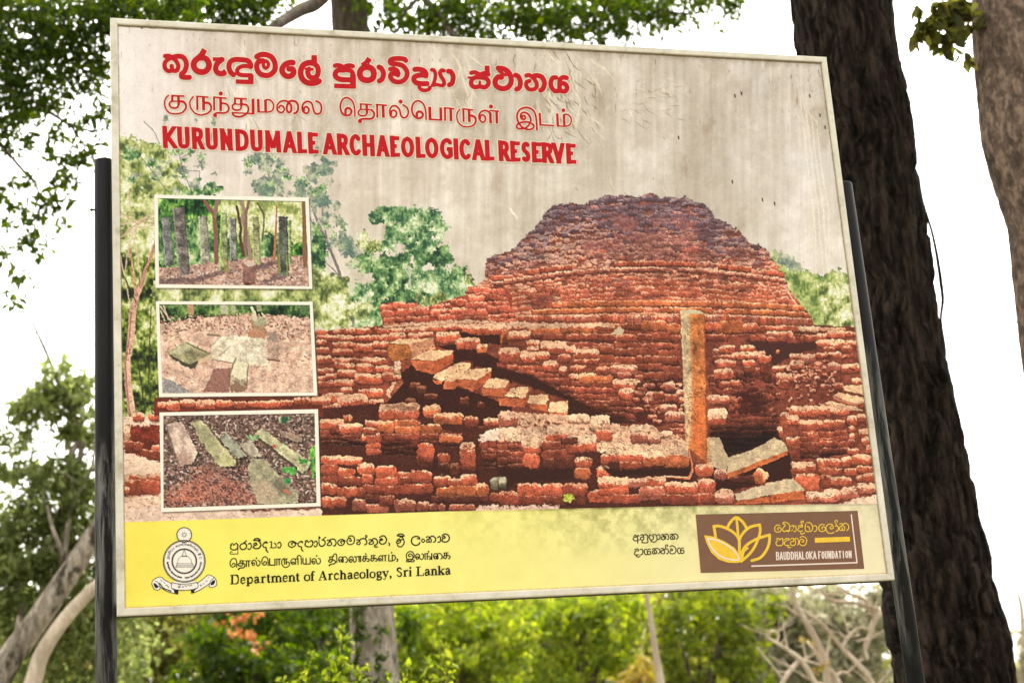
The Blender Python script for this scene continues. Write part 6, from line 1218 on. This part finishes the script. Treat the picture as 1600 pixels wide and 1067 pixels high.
# tall tree straight behind the board whose crown shows along the top
YT = 9.0
ct = to_ground(limb(YT, [(604, 1250), (592, 1130), (583, 1000), (578, 860), (568, 600), (559, 320)], 92, 80, 70, 64, 62, 60))
ct_l = [limb(YT, [(560, 340), (556, 250), (548, 60), (545, 0), (540, -120)], 61, 60, 57, 56, 46), limb([YT, YT - 2], [(548, -60), (500, 0), (470, 16), (440, 34), (415, 52), (380, 80)], 26, 19, 13), limb([YT, YT - 1.5], [(560, -80), (640, -30), (665, 0), (690, 30), (712, 62)], 20, 13, 9), limb([YT, YT - 1], [(560, -90), (760, -40), (900, -10), (1000, 14), (1080, 22)], 18, 8, 3), limb(YT - 1, [(690, -25), (640, 10), (620, 50)], 8, 4), limb(YT - 1, [(800, -30), (830, 10), (850, 50)], 8, 4)]
ct_c = [E(x, y, YT - d, rx, ry, 60, w) for x, y, d, rx, ry, w in ((600, 20, .5, 50, 36, .5), (655, 20, 1, 60, 40, .9), (720, 20, 1.2, 70, 45, 1.3), (790, 25, 1, 80, 50, 1.6), (870, 25, 1.2, 80, 50, 1.7), (940, 20, 1, 80, 50, 1.7), (1000, 15, .8, 60, 48, 1.2), (1050, 8, .6, 60, 36, 1.0), (1110, 0, .4, 50, 26, .6), (1150, 8, .4, 26, 22, .25), (600, -30, 0, 80, 40, 1), (800, -40, 0, 200, 50, 3), (1000, -40, 0, 160, 50, 2.2),
    (360, -10, 1.5, 90, 34, 1.4), (400, -10, 1.8, 40, 24, .5), (300, 20, 1.5, 60, 34, 1.0), (380, 30, 1.6, 40, 22, .45), (424, 30, 1.6, 14, 10, .08), (560, -60, .5, 120, 40, 1))]
root = tree('canopy_tree', 'tall tree straight behind the board, leafy crown along its top edge', 'tree', YT, ct_l, ct_c, B_TWIG, L_DARK, .056, 950, 31, base=ct[0][0], droop=.4)
V, F = tube([ct], 24); mesh_obj('lower_trunk', V, F, B_PALE, root, smooth=True)

# leafy tree hanging in from the upper left
YL = 7.0
lt = to_ground(limb(YL, [(-330, 1300), (-320, 1000), (-300, 700), (-270, 400), (-230, 100), (-200, -100)], 90, 80, 70, 60))
lt_l = [lt, limb([YL, YL - 1], [(-270, 400), (-140, 300), (-20, 200), (60, 172), (110, 196), (150, 205), (178, 194)], 30, 12, 6, 4, 2), limb([YL, YL - 1], [(-230, 100), (-80, 40), (60, 20), (180, 20), (260, 30)], 26, 10, 4), limb(YL - .8, [(60, 172), (100, 130), (140, 110)], 4, 2), limb(YL - .8, [(110, 196), (130, 225), (135, 245)], 4, 2), limb(YL - .8, [(-20, 200), (30, 260), (60, 300), (40, 360)], 6, 2), limb(YL - .8, [(60, 300), (90, 330), (104, 352)], 2.4, 1), limb(YL - .8, [(-30, 360), (10, 400), (24, 440), (34, 470)], 3, 1), limb(YL - .8, [(104, 190), (120, 250), (118, 300)], 2.6, 1), limb(YL - .8, [(-40, 280), (20, 300), (80, 330)], 3.4, 1.2)]
lt_c = [E(x, y, YL - d, rx, ry, 50, w) for x, y, d, rx, ry, w in ((40, 30, .8, 80, 60, 2.4), (120, 30, 1, 80, 60, 2.4), (200, 20, 1, 70, 46, 1.6), (270, 10, 1.2, 60, 40, 1.3), (40, 110, .8, 70, 50, 1.7), (110, 100, .8, 60, 46, 1.5), (165, 80, .8, 40, 40, .6), (20, 160, .8, 46, 40, .9), (80, 160, .9, 40, 30, .5), (150, 130, .9, 30, 30, .3), (160, 170, .9, 22, 22, .22), (125, 190, .9, 20, 16, .16), (30, 215, .8, 34, 26, .35), (90, 215, .8, 26, 18, .2), (125, 240, .8, 22, 20, .3), (95, 262, .8, 26, 22, .32), (60, 290, .8, 30, 22, .3), (80, 325, .8, 26, 18, .25), (30, 335, .8, 26, 20, .22), (40, 370, .8, 26, 18, .2), (14, 300, .8, 20, 20, .15), (10, 400, .8, 18, 14, .07), (30, 425, .8, 12, 10, .05), (150, 265, .8, 12, 12, .04), (120, 290, .8, 10, 10, .05), (100, 345, .8, 16, 8, .06), (60, 350, .8, 14, 10, .07), (140, 215, .8, 14, 10, .07), (60, 395, .8, 10, 10, .05), (24, 470, .8, 12, 8, .04), (76, 375, .8, 8, 8, .04), (112, 312, .8, 12, 8, .06), (165, 235, .8, 8, 8, .03), (20, 445, .8, 16, 8, .06), (45, 445, .8, 10, 6, .03), (10, 60, .5, 90, 80, 1.6), (-60, 100, .5, 90, 160, 4), (100, -30, .5, 220, 50, 4))]
tree('canopy_tree', 'leafy tree hanging in over the upper left, twigs beside the left post top', 'tree', YL, lt_l, lt_c, B_TWIG, L_DARK, .047, 640, 41, droop=.4)

# forked pale tree at the lower left
Y1 = 11.0
f1 = to_ground(limb(Y1, [(-30, 1130), (10, 1037), (45, 988), (98, 911), (147, 837), (180, 780), (205, 700), (200, 620)], 44, 38, 36, 32, 28, 18, 8))
f2 = limb(Y1 - .3, [(36, 1120), (52, 1065), (66, 1020), (101, 967), (147, 918), (190, 880), (215, 800)], 30, 25, 22, 20, 16, 10)
f3 = limb(Y1 - .2, [(26, 1010), (30, 970), (38, 942)], 12, 6); f4 = limb(Y1 + .2, [(108, 880), (92, 850), (78, 810), (70, 760)], 9, 3)
f5 = limb(Y1 + .5, [(60, 1000), (95, 880), (108, 720), (130, 683), (115, 651), (91, 599), (75, 557), (56, 515), (42, 480), (28, 459)], 14, 13, 10, 8, 6, 5, 3.4, 2); f6 = limb(Y1 + .5, [(115, 651), (95, 628), (70, 640), (25, 628)], 6, 2.5); f7 = limb(Y1 + .5, [(42, 480), (38, 462), (46, 452)], 2.4, 1); f8 = limb(Y1 + .5, [(56, 515), (52, 545)], 2, 1); f9 = limb(Y1 + .5, [(130, 683), (120, 740), (100, 800)], 9, 12); f10 = limb(Y1 + .3, [(98, 911), (110, 800), (140, 740), (150, 690)], 8, 4)
fc = [E(x, y, Y1 + d, rx, ry, 50, w) for x, y, d, rx, ry, w in ((75, 580, .5, 16, 16, .14), (104, 560, .5, 12, 16, .1), (60, 615, .5, 26, 18, .4), (95, 610, .6, 40, 26, .9), (60, 640, .5, 40, 22, .55), (120, 635, .5, 36, 26, .7), (140, 600, .5, 20, 18, .25), (35, 640, .5, 24, 14, .25), (105, 670, .6, 30, 24, .4), (140, 670, .5, 24, 28, .4), (30, 690, .5, 34, 18, .3), (40, 735, .5, 44, 22, .6), (90, 740, .6, 40, 28, .7), (135, 740, .5, 30, 28, .6), (70, 780, .5, 60, 26, 1.1), (130, 790, .5, 40, 34, 1.0), (40, 815, .6, 50, 30, 1.1), (95, 830, .6, 50, 30, 1.2), (30, 860, .6, 50, 40, 1.6), (90, 880, .6, 50, 40, 1.4), (40, 920, .8, 60, 40, 1.8), (110, 940, .8, 50, 40, 1.4), (30, 980, .8, 50, 40, 1.4), (100, 1000, .8, 60, 40, 1.6), (60, 1060, .9, 90, 40, 2.2), (170, 900, 1, 60, 80, 1.2), (180, 1000, 1, 70, 90, 2.0), (10, 880, .4, 20, 16, .2), (150, 860, .6, 30, 40, .7), (-30, 860, .8, 60, 120, 2))]
tree('forked_tree', 'bushy tree with pale leaning trunks at the lower left behind the post', 'tree', Y1, [f1, f3, f4, f5, f6, f7, f8, f9, f10] + twigs([f5, f6, f9, f10], 4, .12, .4, 4), fc, B_PALE, L_HAZY, .075, 720, 51)
tree('leaning_trunk', 'cream coloured leaning trunk crossing in front of the bushy tree', 'tree', Y1, [to_ground(f2)], [E(215, 780, Y1 - .3, 40, 60, 40, .6)], B_CREAM, L_MID, .08, 300, 55)

# trees and shrubs seen below the board
def bg_tree(name, label, cat, Y, base_px, clumps, leafm, size, per, seed, bark=B_TWIG, limbs=None, extra=None, group=None, **kw):
    kw.setdefault("per_tuft", 70); kw.setdefault('spread', .15)
    c = [E(x, y, Y + d, rx, ry, None, w) for x, y, d, rx, ry, w in clumps]
    b = at(base_px, 1067, Y); ctr = np.mean([q[0] for q in c], 0)
    tr = [[(np.array([b[0], Y, -.2]), .16), (np.array([b[0], Y, ctr[2] * .5]), .12), (np.array([ctr[0], Y, ctr[2]]), .06)]]
    tr += [[(np.array([b[0], Y, ctr[2] * .5]), .08), (np.array(q[0]), .02)] for q in c[::2]]
    return tree(name, label, cat, Y, (limbs or []) + tr, c, bark, leafm, size, per, seed, extra=extra, group=group, **kw)
G = 'trees seen below the board'
bg_tree('broadleaf_tree', 'olive green tree just right of the left post, below the board corner', 'tree', 22, 240, [(225, 1000, 0, 60, 50, 2), (270, 965, .5, 60, 40, 1.8), (210, 1060, 0, 60, 40, 1.6), (280, 1040, 0, 50, 50, 1.4), (240, 930, 1, 60, 40, 1.5), (310, 940, 1, 50, 40, 1.2)], L_OLIVE, .13, 520, 61, group=G)
bg_tree('flowering_tree', 'dark green tree with orange blossom under the emblem', 'tree', 20, 370, [(350, 1010, 0, 60, 46, 2), (400, 1040, -.3, 60, 46, 2), (330, 1060, 0, 60, 40, 1.6), (370, 970, .5, 60, 30, 1.4), (440, 1000, .5, 50, 50, 1.5), (450, 960, 1, 60, 40, 1.5), (400, 930, 1, 70, 40, 1.5), (480, 1050, 0, 60, 40, 1.4)], L_DARK, .11, 560, 62, group=G,
        extra=[('blossom', [E(375, 965, 19, 26, 10, 16, .5), E(398, 960, 19, 16, 8, 10, .3), E(372, 990, 19, 14, 12, 10, .3), E(405, 1008, 19, 14, 10, 10, .25), E(395, 985, 19, 14, 10, 10, .25), E(345, 975, 19, 10, 8, 10, .12)], L_ORANGE, .075, 70)])
bg_tree('flowering_tree', 'orange blossom bush glimpsed between the pale trunks and the left post', 'bush', 16, 146, [(146, 955, 0, 16, 30, .4), (140, 1000, 0, 20, 30, .5)], L_MID, .09, 400, 63, extra=[('blossom', [E(143, 952, 15.8, 7, 10, 6, .14), E(146, 968, 15.8, 5, 8, 5, .1), E(141, 1040, 15.8, 5, 6, 5, .05)], L_ORANGE, .07, 300)])
bg_tree('broadleaf_tree', 'shaded dark green tree just left of the mottled pale trunk', 'tree', 23, 500, [(505, 1000, 0, 46, 40, 1.5), (520, 1045, -.2, 46, 40, 1.5), (490, 960, .4, 50, 36, 1.3), (540, 960, .6, 40, 36, 1.0), (630, 1000, .8, 30, 50, .9), (500, 930, .8, 60, 30, 1)], L_DARK, .12, 560, 69, group=G)
bg_tree('broadleaf_tree', 'bright yellow green tree under the middle of the board', 'tree', 26, 730, [(655, 985, 0, 70, 40, 2), (720, 965, .3, 70, 40, 2), (700, 1030, -.3, 80, 40, 2.2), (640, 1040, 0, 60, 40, 1.4), (780, 1000, 0, 60, 46, 1.8), (650, 940, 1, 70, 36, 1.5), (740, 930, 1, 80, 36, 1.6), (770, 1050, 0, 60, 36, 1.3)], L_YEL, .14, 520, 64, group=G)
bg_tree('broadleaf_tree', 'yellow green spreading tree left of the thin pale trunk', 'tree', 30, 900, [(840, 990, 0, 60, 40, 1.8), (890, 960, .3, 60, 40, 1.8), (950, 980, 0, 50, 44, 1.5), (860, 1040, -.2, 70, 36, 1.8), (940, 1030, 0, 60, 40, 1.6), (830, 940, 1, 70, 36, 1.4), (930, 930, 1, 70, 36, 1.4), (990, 960, .5, 40, 40, 1)], L_YEL, .15, 520, 65, group=G)
bg_tree('broadleaf_tree', 'mid green tree right of the thin pale trunk', 'tree', 28, 1090, [(1060, 985, 0, 56, 44, 1.7), (1110, 955, .3, 60, 36, 1.6), (1130, 1010, 0, 50, 50, 1.6), (1060, 1045, 0, 60, 40, 1.5), (1160, 1050, 0, 50, 40, 1.3), (1170, 990, .4, 40, 40, 1), (1090, 930, 1, 70, 36, 1.4), (1180, 940, 1, 50, 36, .9)], L_MID, .14, 540, 66, group=G)
bg_tree('flowering_tree', 'small golden leaved bush at the foot of the thin pale trunk', 'bush', 24, 1000, [(1000, 1050, 0, 26, 22, .7), (980, 1066, 0, 26, 20, .5), (1020, 1066, 0, 20, 16, .4)], L_GOLD, .11, 420, 67)
bg_tree('broadleaf_tree', 'hazy pale olive tree behind the bare twisted branches', 'tree', 44, 1280, [(1230, 965, 0, 60, 44, 1.2), (1290, 945, .3, 60, 36, .9), (1340, 1000, 0, 50, 44, .8), (1260, 1030, 0, 70, 44, 1.5), (1330, 1055, 0, 60, 36, 1.0), (1200, 1050, 0, 50, 44, 1.2), (1200, 950, 0, 50, 40, 1.1), (1370, 960, 0, 30, 40, .4)], L_PALE, .28, 1500, 68, group=G)
YB = 13.0
bare = [limb(YB, p, *w) for p, w in (([(1300, 1250), (1296, 1120), (1290, 1040), (1275, 1000), (1256, 965), (1240, 935), (1236, 900)], (16, 12, 9, 6)), ([(1281, 918), (1290, 930), (1303, 939), (1330, 941), (1355, 946), (1376, 953)], (5, 7, 6)), ([(1250, 950), (1285, 974), (1313, 1009), (1341, 1037), (1362, 1065), (1380, 1110)], (4, 7, 8)), ([(1313, 918), (1330, 928), (1348, 935), (1362, 950), (1376, 967)], (5, 5, 4)),
    ([(1380, 950), (1366, 970), (1360, 992), (1352, 1012), (1356, 1030)], (9, 8, 5)), ([(1290, 1120), (1270, 1060), (1250, 1030), (1236, 1019), (1215, 1005), (1197, 995)], (9, 7, 4)), ([(1197, 995), (1204, 985), (1216, 990), (1214, 1004)], (4, 3)), ([(1250, 1030), (1236, 1046), (1222, 1068), (1215, 1100)], (7, 8)), ([(1296, 1060), (1318, 1050), (1330, 1056)], (6, 3)), ([(1315, 1012), (1330, 990), (1345, 980), (1360, 985)], (5, 3)), ([(1290, 1040), (1310, 1066), (1318, 1110)], (8, 10)), ([(1256, 965), (1232, 950), (1222, 930)], (4, 2)))]
tree('bare_tree', 'bare twisted pale branched tree left of the dark trunk, below the board', 'tree', YB, [to_ground(bare[0])] + bare[1:] + twigs(bare, 6, .12, .45, 3), [E(1262, 1000, YB + .3, 14, 16, 10, .1), E(1290, 1038, YB - .2, 14, 12, 10, .12), E(1275, 1046, YB - .2, 8, 8, 6, .05)], B_CREAM, L_GOLD, .05, 220, 71)
thin = to_ground(limb(18, [(1044, 1200), (1032, 1067), (1026, 1030), (1020, 990), (1014, 950), (1009, 925), (1002, 880)], 14, 12, 10, 8, 7, 5))
tree('thin_tree', 'thin pale trunk standing below the board, right of its middle', 'tree', 18, [thin, limb(18, [(1020, 1038), (1005, 1024), (1000, 1012)], 3, 1.5)], [], B_CREAM, L_MID, .1, 10, 72)
YS = 5.0                                                           # near shrub, leaves standing out one by one
sh_t, sh_c = [], []
for k, (x, y0, x1) in enumerate(((484, 1018, 492), (535, 975, 526), (547, 1000, 540), (512, 1030, 515), (575, 1040, 570), (632, 1040, 640), (690, 1000, 670), (665, 1030, 660), (700, 1040, 690), (560, 1050, 556), (600, 1058, 604), (470, 1052, 478), (440, 1058, 452), (820, 1004, 815), (790, 1020, 796), (850, 1052, 846))):
    if x > 760: continue
    sh_t.append(limb(YS, [(x1, 1280), ((x1 + x) / 2 + 3, 1130), (x, y0)], 3.2, 2.2, 1))
    n = int((1100 - y0) / 12)
    for q in range(n): sh_c.append(E(x + (x1 - x) * q / n * .6 + rb.uniform(-4, 4), y0 + q * 12, YS + rb.uniform(-.05, .05), 9 + q * .8, 8, 8, .11))
root = empty('shrub', tuple(float(v) for v in (at(560, 1067, YS)[0], YS, 0)), 'bright leafy shrub shoots in front of the pale trunk under the board', 'shrub')
V, F = tube([[(np.array([p[0][0][0], YS, 0.0]), p[0][1])] + p for p in sh_t], 6); mesh_obj('stem', V, F, B_TWIG, root, smooth=True)
V, F = leaves(sh_c, .034, 70, 81, .0, .5, True, .3); mesh_obj('foliage', V, F, L_YEL, root)
root = empty('climber', tuple(float(v) for v in (at(570, 1067, YT - .3)[0], YT - .25, 0)), 'dark climbing plant on the pale trunk below the board', 'plant')
V, F = tube([limb(YT - .28, [(566, 1200), (560, 1067), (556, 1000), (560, 940), (570, 900)], 5, 3, 2)], 6); mesh_obj('stem', V, F, B_TWIG, root, smooth=True)
V, F = leaves([E(x, y, YT - .3, 14, 16, 6, .3) for x, y in ((556, 1060), (560, 1030), (552, 1000), (562, 980), (554, 950), (590, 1050), (600, 1020), (610, 1064), (575, 1064), (548, 1040), (596, 990))], .05, 130, 82); mesh_obj('foliage', V, F, L_DARK, root)
bg_tree('distant_tree', 'pale distant tree beyond the dark trunk at the right border', 'tree', 50, 1592, [(1600, 1000, 0, 26, 36, .5), (1585, 1050, 0, 30, 30, .6), (1620, 960, 0, 20, 30, .3), (1560, 1062, 0, 30, 16, .3), (1600, 1090, 0, 60, 40, 1)], L_PALE, .2, 420, 73, bark=B_CREAM, limbs=[limb(50, [(1601, 1060), (1599, 1000), (1596, 950), (1590, 925)], 10, 8, 5)])

# far woodland that closes the view, and the ground
r = np.random.default_rng(77); cl = []
for k in range(280):
    x = r.uniform(-300, 1215); Y = r.uniform(46, 64); y = r.uniform(895, 1150)
    if x < 160: y += 60
    cl.append(E(x, y, Y, r.uniform(40, 80), r.uniform(30, 50), None, 1.0))
for k in range(50):
    x = r.uniform(1190, 1900); cl.append(E(x, r.uniform(1010 if x < 1380 else 1075, 1180), r.uniform(60, 75), 70, 40, None, .9))
for k in range(150):                                  # the same wood carries on to both sides, outside the picture
    x = r.uniform(-2200, -300) if k < 80 else r.uniform(1640, 3400); Y = r.uniform(40, 60)
    c, rad, w_ = E(x, 1100, Y, 60, 45, None, 1.0); c = np.array([c[0], Y, r.uniform(.5, 9 if k < 80 else 3)]); cl.append((c, rad, w_))
V, F = leaves(cl, .42, 190, 90, aspect=.65); tag(mesh_obj('woodland', V, F, L_OLIVE), 'far green woodland closing the view beneath the board', 'woodland', kind='stuff')
r2 = np.random.default_rng(78); cl = []                # low herbs and saplings on the forest floor
for k in range(420):
    Y = 3.5 + 42 * r2.random()**1.6; x = r2.uniform(-1, 1) * (6 + Y * 1.1) + Y * .25; s_ = r2.uniform(.35, .9)
    if abs(x) < 1.8 and Y < 4.5: continue
    cl.append((np.array([x, Y, s_ * .4]), (s_ * 1.2, s_ * 1.2, s_ * .6), s_))
V, F = leaves(cl, .11, 130, 91, droop=-.2); tag(mesh_obj('undergrowth', V, F, L_MID), 'low leafy undergrowth covering the forest floor', 'undergrowth', kind='stuff')
M_GROUND = plain('dry_forest_floor', (.075, .066, .032), .95, .5, 3)
n = 60; g = np.linspace(-150, 150, n); gx, gy = np.meshgrid(g, g); gz = (vnoise(n, n, 6, 6, 3) - .5) * .25 * np.clip((np.hypot(gx, gy - 2) - 6) / 10, 0, 1)
idx = np.arange(n * n).reshape(n, n); Q = np.stack([idx[:-1, :-1], idx[:-1, 1:], idx[1:, 1:], idx[1:, :-1]], -1).reshape(-1, 4)
o = mesh_obj('ground', np.stack([gx, gy + 40, gz], -1).reshape(-1, 3), Q, M_GROUND, smooth=True); o['kind'] = 'structure'
